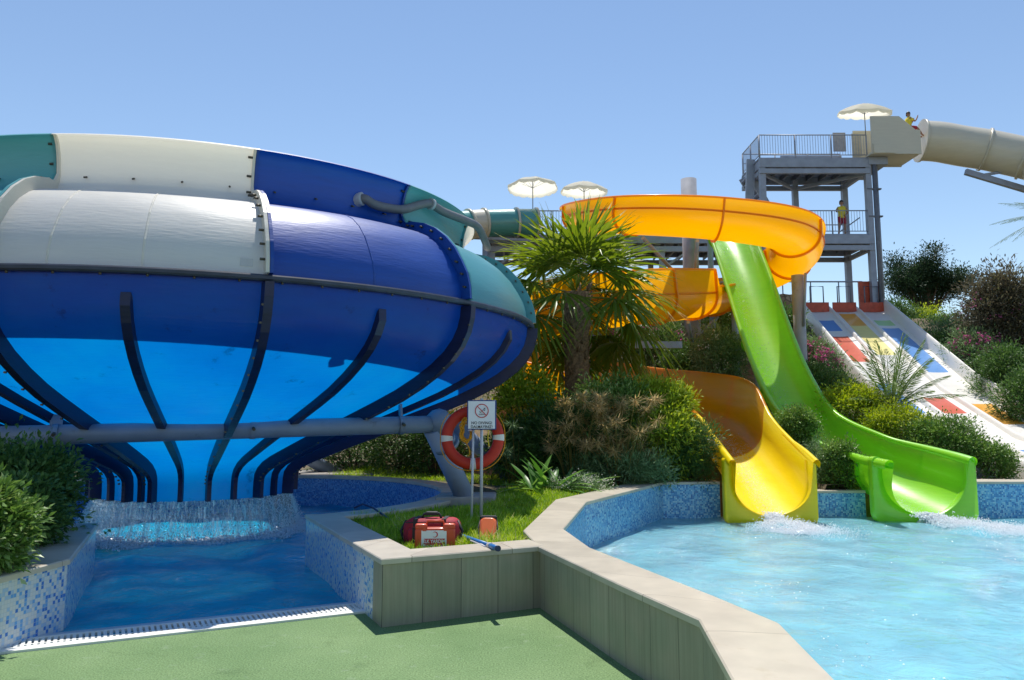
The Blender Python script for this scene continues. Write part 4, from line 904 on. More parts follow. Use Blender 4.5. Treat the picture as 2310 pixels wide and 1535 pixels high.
for l in range(4):
    s0 = l * (LW + DV); hgt = (.42, .22, .22, .62)[l]; mb = MB(); rows = []
    for y in ys:
        hh = hgt * (1 if y > 15.6 else .6); rows.append([rain_pt(y, s0 + DV / 2 + DV * .5 * c * (1.0 if dz < .9 else .75), -.25 + (hh + .25) * dz) for c, dz in ((-1, 0), (-1, .85), (-.7, .96), (0, 1), (.7, .96), (1, .85), (1, .25))])
    mb.grid(rows, 0, True)
    for r_ in (rows[0], rows[-1]): k = len(mb.v); mb.v += r_; mb.face(range(k, k + len(r_)))
    mb.build('divider', M['lane_white'], rain, uv=False)
y = 35.9
for l in range(3):
    s0 = DV + l * (LW + DV); mb = MB(); mb.box(rain_pt(y, s0 + .02, 0), rain_pt(y + .06, s0 + LW - .02, .42)); mb.build('start_board', M['rail_red'], rain)
    mb = MB(); a = rain_pt(y, s0 + .25, .42); b = rain_pt(y, s0 + .85, .42); mb.tube([a, a + Vector((0, 0, .75)), b + Vector((0, 0, .75)), b], .03, 8); mb.build('grab_bar', M['steel_dark'], rain)
MB().box(rain_pt(36.3, 2.75, 0), rain_pt(36.42, 3.9, 1.35)).build('end_board', M['rail_red'], rain)
mb = MB(); a = rain_pt(36.6, -.9, 1.35); b = rain_pt(36.6, 3.0, 1.35); mb.tube([a, b], .035, 8)
for s in (-.7, .6, 1.9): p = rain_pt(36.6, s, 1.35); mb.tube([p, p - Vector((0, 0, 1.35))], .03, 8)
mb.build('hand_rail', M['steel'], rain, uv=False)

# ------------------------------------------------------------------ steel tower and platforms
Z1 = at(1900, 528, y=36).z; Z2 = at(1830, 356, y=36).z; TX0 = at(1712, 357, y=36).x; TX1 = at(1957, 450, y=36).x
tw = thing('slide_tower', 'grey steel stair tower with two decks behind the spiral slide', 'tower', (13.6, 37, 0)); oT = Vector((-13.6, -37, 0))
def tb(name, a, b, w, h, m='steel', par=None, up=(0, 0, 1)): return MB().bar(Vector(a) + oT, Vector(b) + oT, w, h, 0, up).build(name, M[m], par or tw, uv=False)
ZG = 6.6
for x, y in ((TX0 + .15, 36.1), (TX1 + .1, 36.1), (TX1 + .05, 38.6), (at(1793, 430, y=38.6).x, 38.6)): tb('column', (x, y, ZG - 1.5), (x, y, Z2 - .3), .26, .26)
MB().tube([Vector((TX1 + .38, 36.0, ZG - .5)) + oT, Vector((TX1 + .38, 36.0, Z2 - .25)) + oT], .10, 12).build('drain_pipe', M['steel_dark'], tw, uv=False)
MB().tube([Vector((TX1 + .56, 36.2, ZG - .5)) + oT, Vector((TX1 + .56, 36.2, Z2 - .25)) + oT], .07, 12).build('drain_pipe', M['steel'], tw, uv=False)
for z in (12.2, 10.9): MB().box(Vector((TX1, 35.95, z)) + oT, Vector((TX1 + .66, 36.12, z + .06)) + oT).build('pipe_clamp', M['steel_dark'], tw)
def deck(z, x0, x1, y0, y1, xr=None):
    mb = MB(); mb.box(Vector((x0, y0, z - .06)) + oT, Vector((x1, y1, z)) + oT); mb.build('deck_plate', M['steel'], tw)
    for a, b in (((x0, y0), (x1, y0)), ((x0, y1), (x1, y1))): tb('edge_beam', (*a, z - .27), (*b, z - .27), .14, .40); tb('edge_beam', (*a, z - .66), (*b, z - .66), .18, .22)
    for x in (x0 + .1, x1 - .1): tb('edge_beam', (x, y0 + .1, z - .27), (x, y1 - .1, z - .27), .14, .38); tb('edge_beam', (x, y0 + .1, z - .66), (x, y1 - .1, z - .66), .16, .2)
    n = int((x1 - x0) / .6)
    for i in range(1, n): x = x0 + (x1 - x0) * i / n; tb('joist', (x, y0 + .1, z - .2), (x, y1 - .1, z - .2), .07, .24, 'steel_dark')
deck(Z2, TX0, TX1 + .15, 36.0, 38.8)
deck(Z1, TX0, TX1 + .2, 36.0, 38.8)
MB().box(Vector((TX1 + .1, 35.9, Z2 - .35)) + oT, Vector((TX1 + 1.0, 38.4, Z2)) + oT).build('landing', M['steel'], tw)
for a, b in (((TX0 + .3, 36.2, Z2 - .75), (TX0 + 2.5, 38.6, Z2 - .75)), ((TX0 + 2.5, 38.6, Z2 - .75), (TX1, 36.2, Z2 - .75)), ((TX0 + .3, 36.2, Z1 - .8), (TX0 + 2.5, 38.6, Z1 - .8))): tb('brace', a, b, .12, .14)
def rail(a, b, name='railing', hgt=1.1, n=None, par=None, bars=True):
    a = Vector(a); b = Vector(b); L = (b - a).length; mb = MB(); up = Vector((0, 0, hgt))
    mb.tube([a + up, b + up], .028, 6); mb.tube([a + up * .12, b + up * .12], .022, 6)
    if not bars: mb.tube([a + up * .55, b + up * .55], .02, 6)
    k = max(2, int(L / .125)) if bars else 0
    for i in range(k + 1): p = a + (b - a) * i / max(k, 1); mb.tube([p + up * .12, p + up], .0105, 4, caps=False)
    m_ = max(1, round(L / 1.6))
    for i in range(m_ + 1): p = a + (b - a) * i / m_; mb.tube([p, p + up], .032, 6)
    return mb.build(name, M['steel'], par, uv=False)
def trail(a, b, **k): return rail(Vector(a) + oT, Vector(b) + oT, par=tw, **k)
trail((TX0 + .05, 36.02, Z2), (TX1 + .1, 36.02, Z2)); trail((TX0 + .05, 36.1, Z2), (TX0 + .05, 38.7, Z2)); trail((TX0 + .05, 38.75, Z2), (TX1, 38.75, Z2), bars=False)
trail((TX0 + 1.6, 36.02, Z1), (TX1, 36.02, Z1)); trail((TX0 + 2.5, 38.75, Z1), (TX1, 38.75, Z1), bars=False)
tb('stair_rail', (TX1 - .9, 37.2, Z1 + .35), (TX1, 36.9, Z1 + 1.0), .05, .05)
# stair flight under the upper deck, left side
s0, s1 = Vector((11.75, 38.3, Z1 + .1)), Vector((11.2, 37.0, Z2 - .5)); s0 = Vector((TX0 + 1.5, 37.6, Z1 + .1)); s1 = Vector((TX0 - .2, 37.6, Z2 - .35))
for yo in (-.55, .55): tb('stringer', s0 + Vector((0, yo, 0)), s1 + Vector((0, yo, 0)), .07, .3)
for i in range(1, 15): p = s0 + (s1 - s0) * i / 15; MB().box(Vector((p.x - .16, p.y - .54, p.z - .02)) + oT, Vector((p.x + .16, p.y + .54, p.z + .02)) + oT).build('tread', M['steel'], tw)
MB().bar(Vector((TX0 - .35, 36.9, Z1 + .1)) + oT, Vector((TX0 - .1, 36.9, Z2 + .2)) + oT, .4, .12).build('side_post', M['steel'], tw)
# bench and boards on the upper deck
MB().box(Vector((at(1880, 320, y=37.2).x, 37.2, Z2 + .72)) + oT, Vector((at(1908, 320, y=37.2).x, 37.26, Z2 + 1.65)) + oT).build('notice_board', M['panel_grey'], tw)
o = MB().box(Vector((TX1 - .35, 36.5, Z2 + .1)) + oT, Vector((TX1 + .05, 36.56, Z2 + 1.35)) + oT).build('notice_board', M['panel_beige'], tw)
mb = MB(); mb.box(Vector((13.2, 37.5, Z2 + .42)) + oT, Vector((16.2, 38.0, Z2 + .47)) + oT); mb.box(Vector((13.2, 37.95, Z2 + .47)) + oT, Vector((16.2, 38.0, Z2 + .75)) + oT)
for x in (13.3, 14.7, 16.1): mb.box(Vector((x - .03, 37.55, Z2)) + oT, Vector((x + .03, 37.62, Z2 + .42)) + oT)
o = tag(mb.build('bench', M['steel']), 'long pale metal bench standing on the upper tower deck behind the railing', 'bench'); o.location = (13.6, 37, 0)

pf = thing('launch_platform', 'long grey steel platform on posts where the slides start', 'platform', (5, 37, 0)); oP = Vector((-5, -37, 0))
mb = MB(); mb.box(Vector((-1.2, 36.0, Z1 - .1)) + oP, Vector((TX0 - .05, 39.2, Z1 - .03)) + oP); mb.build('deck_plate', M['steel'], pf)
for y in (36.0, 39.2):
    for z, w, h in ((Z1 - .27, .14, .36), (Z1 - .72, .18, .24)): MB().bar(Vector((-1.2, y, z)) + oP, Vector((TX0 - .02, y, z)) + oP, w, h).build('edge_beam', M['steel'], pf, uv=False)
for i in range(20): x = -1.0 + i * .62; MB().bar(Vector((x, 36.1, Z1 - .45)) + oP, Vector((x, 39.1, Z1 - .45)) + oP, .08, .3).build('joist', M['steel_dark'], pf, uv=False)
for x in (-.9, 3.0, 6.9, 10.6):
    for y in (36.1, 39.1): MB().bar(Vector((x, y, 3.5)) + oP, Vector((x, y, Z1 - .8)) + oP, .24, .24).build('column', M['steel'], pf, uv=False)
    MB().bar(Vector((x, 36.3, Z1 - 1.6)) + oP, Vector((x + 1.2, 36.1, Z1 - .8)) + oP, .09, .09).build('brace', M['steel'], pf, uv=False)
rail(Vector((.5, 36.05, Z1)) + oP, Vector((3.2, 36.05, Z1)) + oP, par=pf); rail(Vector((-1.1, 39.15, Z1)) + oP, Vector((10.9, 39.15, Z1)) + oP, par=pf, bars=False)
MB().bar(Vector((3.95, 35.3, Z1 - .2)) + oP, Vector((3.95, 35.3, Z1 + 1.35)) + oP, .16, .16).build('gate_post', M['amber'], pf, uv=False)
MB().box(Vector((.55, 36.5, Z1)) + oP, Vector((1.05, 36.56, Z1 + 1.1)) + oP).build('notice_board', M['panel_grey'], pf)

# parasols
def parasol(label, loc, rz, tilt=0, rad=1.2, pole=2.3):
    r_ = thing('parasol', label, 'parasol', loc, rz, 'white parasols on the platforms')
    mb = MB(); rows = []
    for k, (f, z) in enumerate(((.02, .40), (.25, .36), (.5, .27), (.75, .15), (.98, 0.0), (1.0, -.02), (1.0, -.13))):
        row = []
        for j in range(48):
            a = 2 * math.pi * j / 48; sc = 1 - .055 * abs(math.sin(4 * a)) * f; sag = -.04 * abs(math.sin(4 * a)) * f
            zz = z + sag * (1 if k < 5 else 1) - (.05 * abs(math.sin(8 * a)) if k == 6 else 0)
            row.append((rad * f * sc * math.cos(a), rad * f * sc * math.sin(a), zz))
        rows.append(row)
    mb.grid(rows, 0, True, True); c = mb.build('canopy', M['canvas'], r_, uv=False); c.location = (0, 0, pole - .4); c.rotation_euler = (tilt, 0, 0)
    MB().tube([(0, 0, 0), (0, 0, pole)], .022, 8).build('pole', M['steel_dark'], r_, uv=False)
    mb = MB(); mb.tube([(0, 0, pole - .02), (0, 0, pole + .05)], [.03, .012], 8); mb.build('finial', M['steel'], r_, uv=False)
    for j in range(8):
        a = 2 * math.pi * j / 8; b = MB(); b.tube([(0, 0, -.1), (rad * .5 * math.cos(a), rad * .5 * math.sin(a), .23)], .008, 4); o = b.build('rib', M['steel'], r_, uv=False); o.location = (0, 0, pole - .4); o.rotation_euler = (tilt, 0, 0)
    return r_
parasol('white parasol above the teal tube at the end of the long platform', (at(1202, 480, y=36.4).x, 36.4, Z1), .2, R(-3), 1.2, 2.78)
parasol('white parasol between the palm top and the orange spiral flume', (at(1318, 480, y=36.4).x, 36.4, Z1), .5, R(4), 1.12, 2.6)
parasol('white parasol on the top tower deck beside the cream tube', (at(1952, 290, y=36.6).x, 36.6, Z2), .1, R(13), 1.25, 2.85)

# enclosed tubes
def tube_sections(root, off, path, rad, cuts, mats, mj, seg=28):
    D = catmull([Vector(p) + off for p in path], 8)
    for a, b, m in zip(cuts[:-1], cuts[1:], mats):
        MB().tube([tuple(p) for p in D[a:b + 1]], rad, seg, caps=False).build('tube_section', M[m], root, uv=False)
    for c in cuts:
        c = min(c, len(D) - 2); t = (D[c + 1] - D[c]); t /= np.linalg.norm(t); p = D[c]
        MB().tube([tuple(p - t * .05), tuple(p + t * .05)], rad + .075, seg).build('joint_flange', M[mj], root, uv=False)
    return D
tt = thing('tube_slide', 'teal tube with a cream section running from the platform to the big bowl', 'water slide', (-2, 33, 0))
tube_sections(tt, Vector((2, -33, 0)), [(1.1, 35.7, 10.55), (.2, 35.5, 10.5), (-.9, 35.2, 10.4), (-1.6, 34.9, 10.3), (-2.6, 34.2, 10.0), (-4.5, 32, 9.0), (-6.5, 28, 7.6), (-8.0, 23, 6.3), (-8.2, 18, 5.4), (-7.4, 15.4, 4.9)], .63, [0, 8, 20, 27, 40, 56, 72], ['tube_teal', 'tube_teal', 'cream', 'tube_teal', 'tube_teal', 'tube_teal'], 'cream')
MB().tube([(-1.2 + 2, 35 - 33, 4.5), (-1.2 + 2, 35 - 33, 9.75)], .13, 14).build('post', M['steel'], tt, uv=False)
MB().bar((-1.9 + 2, 35.0 - 33, 9.7), (1.4 + 2, 35.7 - 33, 9.7), .14, .12).build('saddle', M['steel'], tt, uv=False)
ct = thing('tube_slide', 'cream tube leaving the top tower deck and curving away to the right', 'water slide', (18, 36, Z2)); oc = Vector((-18, -36, -Z2))
Dc = tube_sections(ct, oc, [at(2078, 318, y=36.3)[:], at(2120, 321, y=36.2)[:], at(2170, 330, y=36.1)[:], at(2222, 338, y=35.9)[:], at(2270, 348, y=35.6)[:], at(2330, 362, y=35.2)[:], at(2430, 390, y=34)[:], (30, 32, 11.6)], .93, [0, 24, 38, 55], ['cream', 'cream', 'cream'], 'cream', 32)
mb = MB()           # open start box, its side wall stepping down towards the tube
for y, d in ((35.4, 0), (37.3, 1)):
    B0, B1, B2 = at(1966, 310, y=35.4).x, at(2030, 300, y=35.4).x, at(2077, 310, y=35.4).x; prof = [(B0, Z2 - .02), (B2, Z2 - .02), (B2, Z2 + 1.12), (B2 - .2, Z2 + 1.12), (B1, Z2 + 1.78), (B0, Z2 + 1.78)]
    k = len(mb.v)
    for yy in (y, y + .07):
        for x, z in prof: mb.v.append(Vector((x, yy, z)) + oc)
    n = len(prof); mb.face(list(range(k, k + n))); mb.face(list(range(k + n, k + 2 * n))[::-1])
    for i in range(n): j = (i + 1) % n; mb.face((k + j, k + i, k + n + i, k + n + j))
mb.box(Vector((B0, 35.47, Z2 + .02)) + oc, Vector((B2, 37.3, Z2 + .1)) + oc)
mb.build('start_box', M['cream'], ct, uv=False)
mb = MB(); mb.box(Vector((B0 + .05, 35.32, Z2 - .0)) + oc, Vector((B0 + 1.05, 35.39, Z2 + .45)) + oc); mb.build('box_panel', M['cream'], ct)
mb = MB(); a = at(2178, 388, y=35.8) + oc; b = at(2420, 460, y=35.5) + oc; mb.bar(a, b, .2, .26); mb.build('support_arm', M['steel'], ct, uv=False)
mb = MB(); mb.bar(at(2215, 396, y=35.7) + oc, at(2310, 380, y=35.6) + oc, .1, .12); mb.build('brace', M['steel'], ct, uv=False)
mb = MB(); mb.tube([(28 - 18, 0, -9), (28 - 18, 0, -2)], .3, 16); mb.build('post', M['steel'], ct, uv=False)

# ------------------------------------------------------------------ people
def person(label, loc, rz, J, rad, edges, shirt, shorts, head, capm=None):
    root = thing('person', label, 'person', loc, rz)
    me = bpy.data.meshes.new('body'); names = list(J); me.from_pydata([J[n_] for n_ in names], [(names.index(a), names.index(b)) for a, b in edges], [])
    o = bpy.data.objects.new('body', me); col.objects.link(o); o.parent = root; me.materials.append(M['skin'])
    sk = o.modifiers.new('skin', 'SKIN'); 
    if not me.skin_vertices: me.attributes
    for i, n_ in enumerate(names): me.skin_vertices[0].data[i].radius = (rad[n_], rad[n_]); me.skin_vertices[0].data[i].use_root = (n_ == 'pelvis')
    sb = o.modifiers.new('smooth', 'SUBSURF'); sb.levels = 2; sb.render_levels = 2
    for nm, rings, m in (('shirt', shirt, 'shirt'), ('shorts', shorts, 'shorts')):
        for part in rings:
            mb = MB(); rows = [[Vector(c) + Vector(ax) * (rx * math.cos(2 * math.pi * k / 14)) + Vector(ay) * (ry * math.sin(2 * math.pi * k / 14)) for k in range(14)] for c, rx, ry, ax, ay in part]
            mb.grid(rows, 0, True, True); k = len(mb.v); mb.v += rows[0]; mb.face(range(k, k + 14)); k = len(mb.v); mb.v += rows[-1]; mb.face(range(k, k + 14)); mb.build(nm, M[m], root, uv=False)
    h = Vector(head); mb = MB(); rows = []
    for j in range(6):
        t = math.pi * .56 * j / 5; rows.append([h + Vector((.098 * math.sin(t) * math.cos(2 * math.pi * k / 14), .015 + .112 * math.sin(t) * math.sin(2 * math.pi * k / 14), .03 + .115 * math.cos(t))) for k in range(14)])
    for k_ in range(14):
        if rows[5][k_].y < h.y - .02: rows[5][k_].z = h.z + .045; rows[4][k_].z = max(rows[4][k_].z, h.z + .05)
        else: rows[5][k_].z -= .07
    mb.grid(rows, 0, True, True); mb.build('hair', M['hair'], root, uv=False)
    mb = MB(); mb.blob(h + Vector((0, -.098, -.01)), (.014, .018, .022)); mb.build('nose', M['skin'], root, uv=False)
    for s in (-1, 1): MB().blob(h + Vector((s * .035, -.088, .012)), (.014, .008, .008)).build('eye', M['ink'], root, uv=False); MB().blob(h + Vector((s * .088, .01, 0)), (.012, .022, .03)).build('ear', M['skin'], root, uv=False)
    MB().blob(h + Vector((0, -.09, -.05)), (.024, .008, .007)).build('mouth', M['sign_red'], root, uv=False)
    return root
X3, Y3 = (1, 0, 0), (0, 1, 0)
def hand(J, rad, edges, w, d, s, tag_):
    w = Vector(w); d = Vector(d).normalized(); side = Vector((0, 0, 1)).cross(d)
    side = side.normalized() if side.length > .1 else Vector((1, 0, 0))
    J['palm' + tag_] = tuple(w + d * .06); rad['palm' + tag_] = .026; edges.append(('wrist' + tag_, 'palm' + tag_))
    for q in range(4):
        a = w + d * .09 + side * (.020 * (q - 1.5)); b = a + d * (.045, .055, .052, .04)[q] + Vector((0, 0, -.02)); J['f%d%s' % (q, tag_)] = tuple(a); J['t%d%s' % (q, tag_)] = tuple(b); rad['f%d%s' % (q, tag_)] = .0095; rad['t%d%s' % (q, tag_)] = .008; edges += [('palm' + tag_, 'f%d%s' % (q, tag_)), ('f%d%s' % (q, tag_), 't%d%s' % (q, tag_))]
    J['thumb' + tag_] = tuple(w + d * .06 - side * .05 * s); rad['thumb' + tag_] = .0095; edges.append(('wrist' + tag_, 'thumb' + tag_))
# woman standing at the railing of the lower deck
J = dict(pelvis=(0, 0, .93), belly=(0, .01, 1.08), chest=(0, .01, 1.28), neck=(0, 0, 1.45), chin=(0, -.02, 1.51), head=(0, -.005, 1.60), crown=(0, 0, 1.66))
rad = dict(pelvis=.135, belly=.12, chest=.135, neck=.052, chin=.06, head=.092, crown=.075)
ed = [('pelvis', 'belly'), ('belly', 'chest'), ('chest', 'neck'), ('neck', 'chin'), ('chin', 'head'), ('head', 'crown')]
for s, t_ in ((-1, 'l'), (1, 'r')):
    J.update({'sh' + t_: (s * .17, .01, 1.38), 'el' + t_: ((-.25, -.10, 1.16) if s < 0 else (.27, .05, 1.12)), 'wrist' + t_: ((-.30, -.36, 1.14) if s < 0 else (.14, -.12, .98)), 'hip' + t_: (s * .09, 0, .86), 'kn' + t_: (s * .10 + (-.05 if s < 0 else 0), -.02 - .05 * (s < 0), .48), 'an' + t_: (s * .11 - (.07 if s < 0 else 0), .02, .08), 'toe' + t_: (s * .13 - (.08 if s < 0 else 0), -.14, .035)})
    rad.update({'sh' + t_: .06, 'el' + t_: .042, 'wrist' + t_: .028, 'hip' + t_: .09, 'kn' + t_: .058, 'an' + t_: .040, 'toe' + t_: .03})
    ed += [('chest', 'sh' + t_), ('sh' + t_, 'el' + t_), ('el' + t_, 'wrist' + t_), ('pelvis', 'hip' + t_), ('hip' + t_, 'kn' + t_), ('kn' + t_, 'an' + t_), ('an' + t_, 'toe' + t_)]
    hand(J, rad, ed, J['wrist' + t_], (0, -1, 0) if s < 0 else (-.7, -.7, -.1), s, t_)
sh = [[((0, .01, 1.44), .07, .06, X3, Y3), ((0, .01, 1.40), .19, .105, X3, Y3), ((0, .01, 1.26), .19, .14, X3, Y3), ((0, .01, 1.08), .165, .14, X3, Y3), ((0, .0, .86), .185, .155, X3, Y3)], [((-.15, .01, 1.38), .075, .075, Y3, (0, 0, 1)), ((-.235, -.05, 1.24), .07, .07, X3, Y3)], [((.15, .01, 1.38), .075, .075, Y3, (0, 0, 1)), ((.245, .03, 1.24), .07, .07, X3, Y3)]]
so = [[((s * .085, 0, .93), .105, .135, X3, Y3), ((s * .095, -.01, .78), .105, .115, X3, Y3), ((s * .10, -.02, .58), .095, .1, X3, Y3)] for s in (-1, 1)]
person('standing person in yellow shirt and red shorts behind the tower railing', (at(1899, 480, y=36.5).x, 36.5, Z1), R(-12), J, rad, ed, sh, so, (0, -.005, 1.60))
# man sitting at the tube entrance
J = dict(pelvis=(0, 0, .12), belly=(0, .01, .28), chest=(.02, .0, .50), neck=(.03, -.01, .68), chin=(.03, -.03, .74), head=(.03, -.02, .83), crown=(.03, -.01, .89))
ed = [('pelvis', 'belly'), ('belly', 'chest'), ('chest', 'neck'), ('neck', 'chin'), ('chin', 'head'), ('head', 'crown')]
rad = dict(pelvis=.13, belly=.12, chest=.14, neck=.055, chin=.06, head=.092, crown=.075)
for s, t_ in ((-1, 'l'), (1, 'r')):
    J.update({'sh' + t_: (.02, s * .18, .60), 'el' + t_: (.22, s * .22, .42), 'wrist' + t_: (.36, s * .19, .62), 'hip' + t_: (.04, s * .09, .12), 'kn' + t_: (.36, s * .12, .14), 'an' + t_: (.60, s * .1, -.22), 'toe' + t_: (.72, s * .1, -.22)})
    rad.update({'sh' + t_: .06, 'el' + t_: .045, 'wrist' + t_: .03, 'hip' + t_: .09, 'kn' + t_: .06, 'an' + t_: .042, 'toe' + t_: .03})
    ed += [('chest', 'sh' + t_), ('sh' + t_, 'el' + t_), ('el' + t_, 'wrist' + t_), ('pelvis', 'hip' + t_), ('hip' + t_, 'kn' + t_), ('kn' + t_, 'an' + t_), ('an' + t_, 'toe' + t_)]
    hand(J, rad, ed, J['wrist' + t_], (.2, 0, 1), s, t_)
sh = [[((.03, 0, .68), .07, .075, X3, Y3), ((.02, 0, .62), .12, .20, X3, Y3), ((.02, 0, .48), .15, .20, X3, Y3), ((0, 0, .28), .14, .175, X3, Y3), ((0, 0, .12), .14, .18, X3, Y3)], [((.02, -.16, .61), .08, .07, X3, (0, 0, 1)), ((.13, -.21, .50), .07, .07, Y3, (0, 0, 1))], [((.02, .16, .61), .08, .07, X3, (0, 0, 1)), ((.13, .21, .50), .07, .07, Y3, (0, 0, 1))]]
so = [[((.02, s * .085, .14), .11, .105, (0, 0, 1), Y3), ((.2, s * .1, .15), .10, .1, (0, 0, 1), Y3), ((.32, s * .115, .14), .085, .09, (0, 0, 1), Y3)] for s in (-1, 1)]
person('person in a yellow shirt sitting at the mouth of the cream tube', (at(2049, 290, y=36.0).x, 36.0, Z2 + 1.26), 0, J, rad, ed, sh, so, (.03, -.02, .83))

# ------------------------------------------------------------------ small things in the planter
def text(s, size, Mx, m, parent, name='lettering', bold=0.0, ext=.0012, align='CENTER', sx=1):
    cu = bpy.data.curves.new('lettering', 'FONT'); cu.body = s; cu.size = size; cu.extrude = ext; cu.align_x = align; cu.align_y = 'CENTER'; cu.offset = bold
    t = bpy.data.objects.new('tmp', cu); col.objects.link(t); dg = bpy.context.evaluated_depsgraph_get(); dg.update()
    me = bpy.data.meshes.new_from_object(t.evaluated_get(dg)); bpy.data.objects.remove(t)
    me.transform(Mx @ Matrix.Diagonal((sx, 1, 1, 1))); me.materials.clear(); me.materials.append(m); o = bpy.data.objects.new(name, me); col.objects.link(o); o.parent = parent; return o
FRONT = lambda x, y, z: Matrix.Translation((x, y, z)) @ Matrix.Rotation(math.pi / 2, 4, 'X')
# sign
sy = 9.55; bx = X(1085, sy); zt_, zb_ = at(1085, 903, y=sy).z, at(1085, 970, y=sy).z; sw = 64 / F * sy * 1.02
sg = thing('warning_sign', 'white no diving sign with a blue border on a thin grey pole', 'sign', (bx + .012, sy, .42), R(3)); zc = (zt_ + zb_) / 2 - .42; hh = (zt_ - zb_) / 2
MB().tube([(0, .05, -.15), (0, .02, zc + hh + .02)], .0175, 12).build('pole', M['post_white'], sg, uv=False)
MB().rbox((-sw / 2, -.012, zc - hh), (sw / 2, .0, zc + hh), .012).build('board', M['board_blue'], sg, uv=False)
MB().box((-sw / 2 + .012, -.015, zc - hh + .013), (sw / 2 - .016, -.0125, zc + hh - .013)).build('face', M['board_white'], sg)
cz = zc + hh * .27; mb = MB(); mb.tube([(.078 * .98 * math.cos(2 * math.pi * k / 40), -.018, cz + .078 * math.sin(2 * math.pi * k / 40)) for k in range(40)], .0055, 6, closed=True); mb.build('symbol_ring', M['sign_red'], sg, uv=False)
MB().bar((-.054, -.0195, cz + .054), (.054, -.0195, cz - .054), .003, .009, up=(1, 0, 1)).build('symbol_slash', M['sign_red'], sg, uv=False)
mb = MB(); mb.bar((-.012, -.018, cz - .022), (.022, -.018, cz + .018), .002, .012, up=(0, 1, 0)); mb.tube([(.025, -.018, cz + .022), (.042, -.018, cz + .034)], [.007, .003], 6); mb.tube([(-.012, -.018, cz - .02), (-.028, -.018, cz - .008)], .0035, 6); mb.tube([(.02, -.018, cz + .012), (.034, -.018, cz + .002), (.040, -.018, cz + .016)], .003, 6); mb.bar((-.035, -.018, cz - .045), (.035, -.018, cz - .045), .002, .004); mb.bar((-.03, -.018, cz - .036), (.02, -.018, cz - .036), .002, .003); mb.build('diver_figure', M['ink'], sg, uv=False)
text('NO DIVING!', .046, FRONT(0, -.0165, zc - hh * .55), M['ink'], sg, bold=.0006, sx=.98)
text('DALMAYINIZ!', .046, FRONT(0, -.0165, zc - hh * .81), M['ink'], sg, bold=.0006, sx=.92)
# life ring on its own post
rx, rz_ = X(1067, 9.75), at(1067, 988, y=9.75).z
ps = thing('ring_post', 'thin pale post carrying the red life ring beside the no diving sign', 'post', (X(1065.5, 9.68), 9.68, .42))
MB().tube([(0, 0, -.1), (.018, 0, rz_ + .18 - .42)], .0135, 12).build('post', M['post_pale'], ps, uv=False)
MB().tube([(.018, 0, rz_ + .3 - .42), (.018, .14, rz_ + .31 - .42), (.018, .15, rz_ + .36 - .42)], .008, 8).build('hook', M['post_pale'], ps, uv=False)
lr = thing('life_ring', 'round red life ring with white bands hanging behind the sign', 'life ring', (rx, 9.80, rz_), 0); lr.rotation_euler = (R(-4), R(8), R(6))
Rm, rm = .315, .068
def arc(a0, a1, r_, m, name, n=14):
    rows = []
    for i in range(n + 1):
        a = a0 + (a1 - a0) * i / n; rows.append([((Rm + r_ * math.cos(b)) * math.cos(a), .8 * r_ * math.sin(b), (Rm + r_ * math.cos(b)) * math.sin(a)) for b in [2 * math.pi * k / 18 for k in range(18)]])
    return MB().grid(rows, 0, True, True).build(name, m, lr, uv=False)
arc(0, 2 * math.pi, rm, M['red'], 'ring', 64)
for a in (8, 98, 190, 278): arc(R(a - 6), R(a + 6), rm + .003, M['band'], 'band', 6)
for q in range(4):
    a0_, a1_ = R(8 + 90 * q), R(98 + 90 * q); MB().tube([((Rm + rm + .008 + .02 * math.sin(math.pi * i / 12)) * math.cos(a0_ + (a1_ - a0_) * i / 12), .0, (Rm + rm + .008 + .02 * math.sin(math.pi * i / 12)) * math.sin(a0_ + (a1_ - a0_) * i / 12)) for i in range(13)], .006, 6).build('grab_line', M['rope_orange'], lr, uv=False)
rp = thing('rescue_rope', 'coiled orange and yellow rescue rope hanging inside the life ring', 'rope', (rx - .05, 9.74, rz_)); pts = []
for i in range(150):
    t = i / 149; a = t * 2 * math.pi * 7; pts.append((-.02 + (.065 + .02 * math.sin(3.1 * a)) * math.cos(a) + .012 * math.sin(1.7 * a), .03 * math.sin(2.3 * a) * .6, .09 + (.15 + .02 * math.sin(2.2 * a)) * math.sin(a) * .9))
MB().tube(pts, .009, 6).build('coil', M['rope_orange'], rp, uv=False)
MB().tube([(-.05, 0, .0), (-.03, 0, -.06), (.01, 0, -.12), (.02, 0, -.2), (-.01, 0, -.22)], .007, 6).build('loose_end', M['rope_orange'], rp, uv=False)
MB().tube([(.22, -.0, .24), (.24, 0, .1), (.235, 0, -.02), (.25, 0, -.1)], .007, 6).build('tail', M['rope_yellow'], rp, uv=False)
# first aid case
ky = 7.72; kx = X(986, ky)
kt = thing('first_aid_case', 'orange plastic first aid case with a white and red label, standing upright', 'first aid case', (kx, ky, .405), R(4))
kw, kh = 88 / F * ky, .262
MB().rbox((-kw / 2, -.05, 0), (kw / 2, .05, kh - .035), .028).build('shell', M['kit_orange'], kt, uv=False)
mb = MB(); mb.rbox((-kw / 2, -.046, kh - .05), (-kw / 2 + .115, .046, kh), .02); mb.rbox((kw / 2 - .115, -.046, kh - .05), (kw / 2, .046, kh), .02); mb.build('shoulder', M['kit_orange'], kt, uv=False)
mb = MB(); mb.tube([(-.085, 0, kh - .03), (-.075, 0, kh + .022), (.075, 0, kh + .022), (.085, 0, kh - .03)], .012, 8); mb.build('handle', M['kit_orange'], kt, uv=False)
for s in (-1, 1): MB().box((s * .1 - .018, -.057, kh - .062), (s * .1 + .018, -.045, kh - .03)).build('latch', M['kit_orange'], kt)
lw, lz0, lz1 = .235, .012, .205
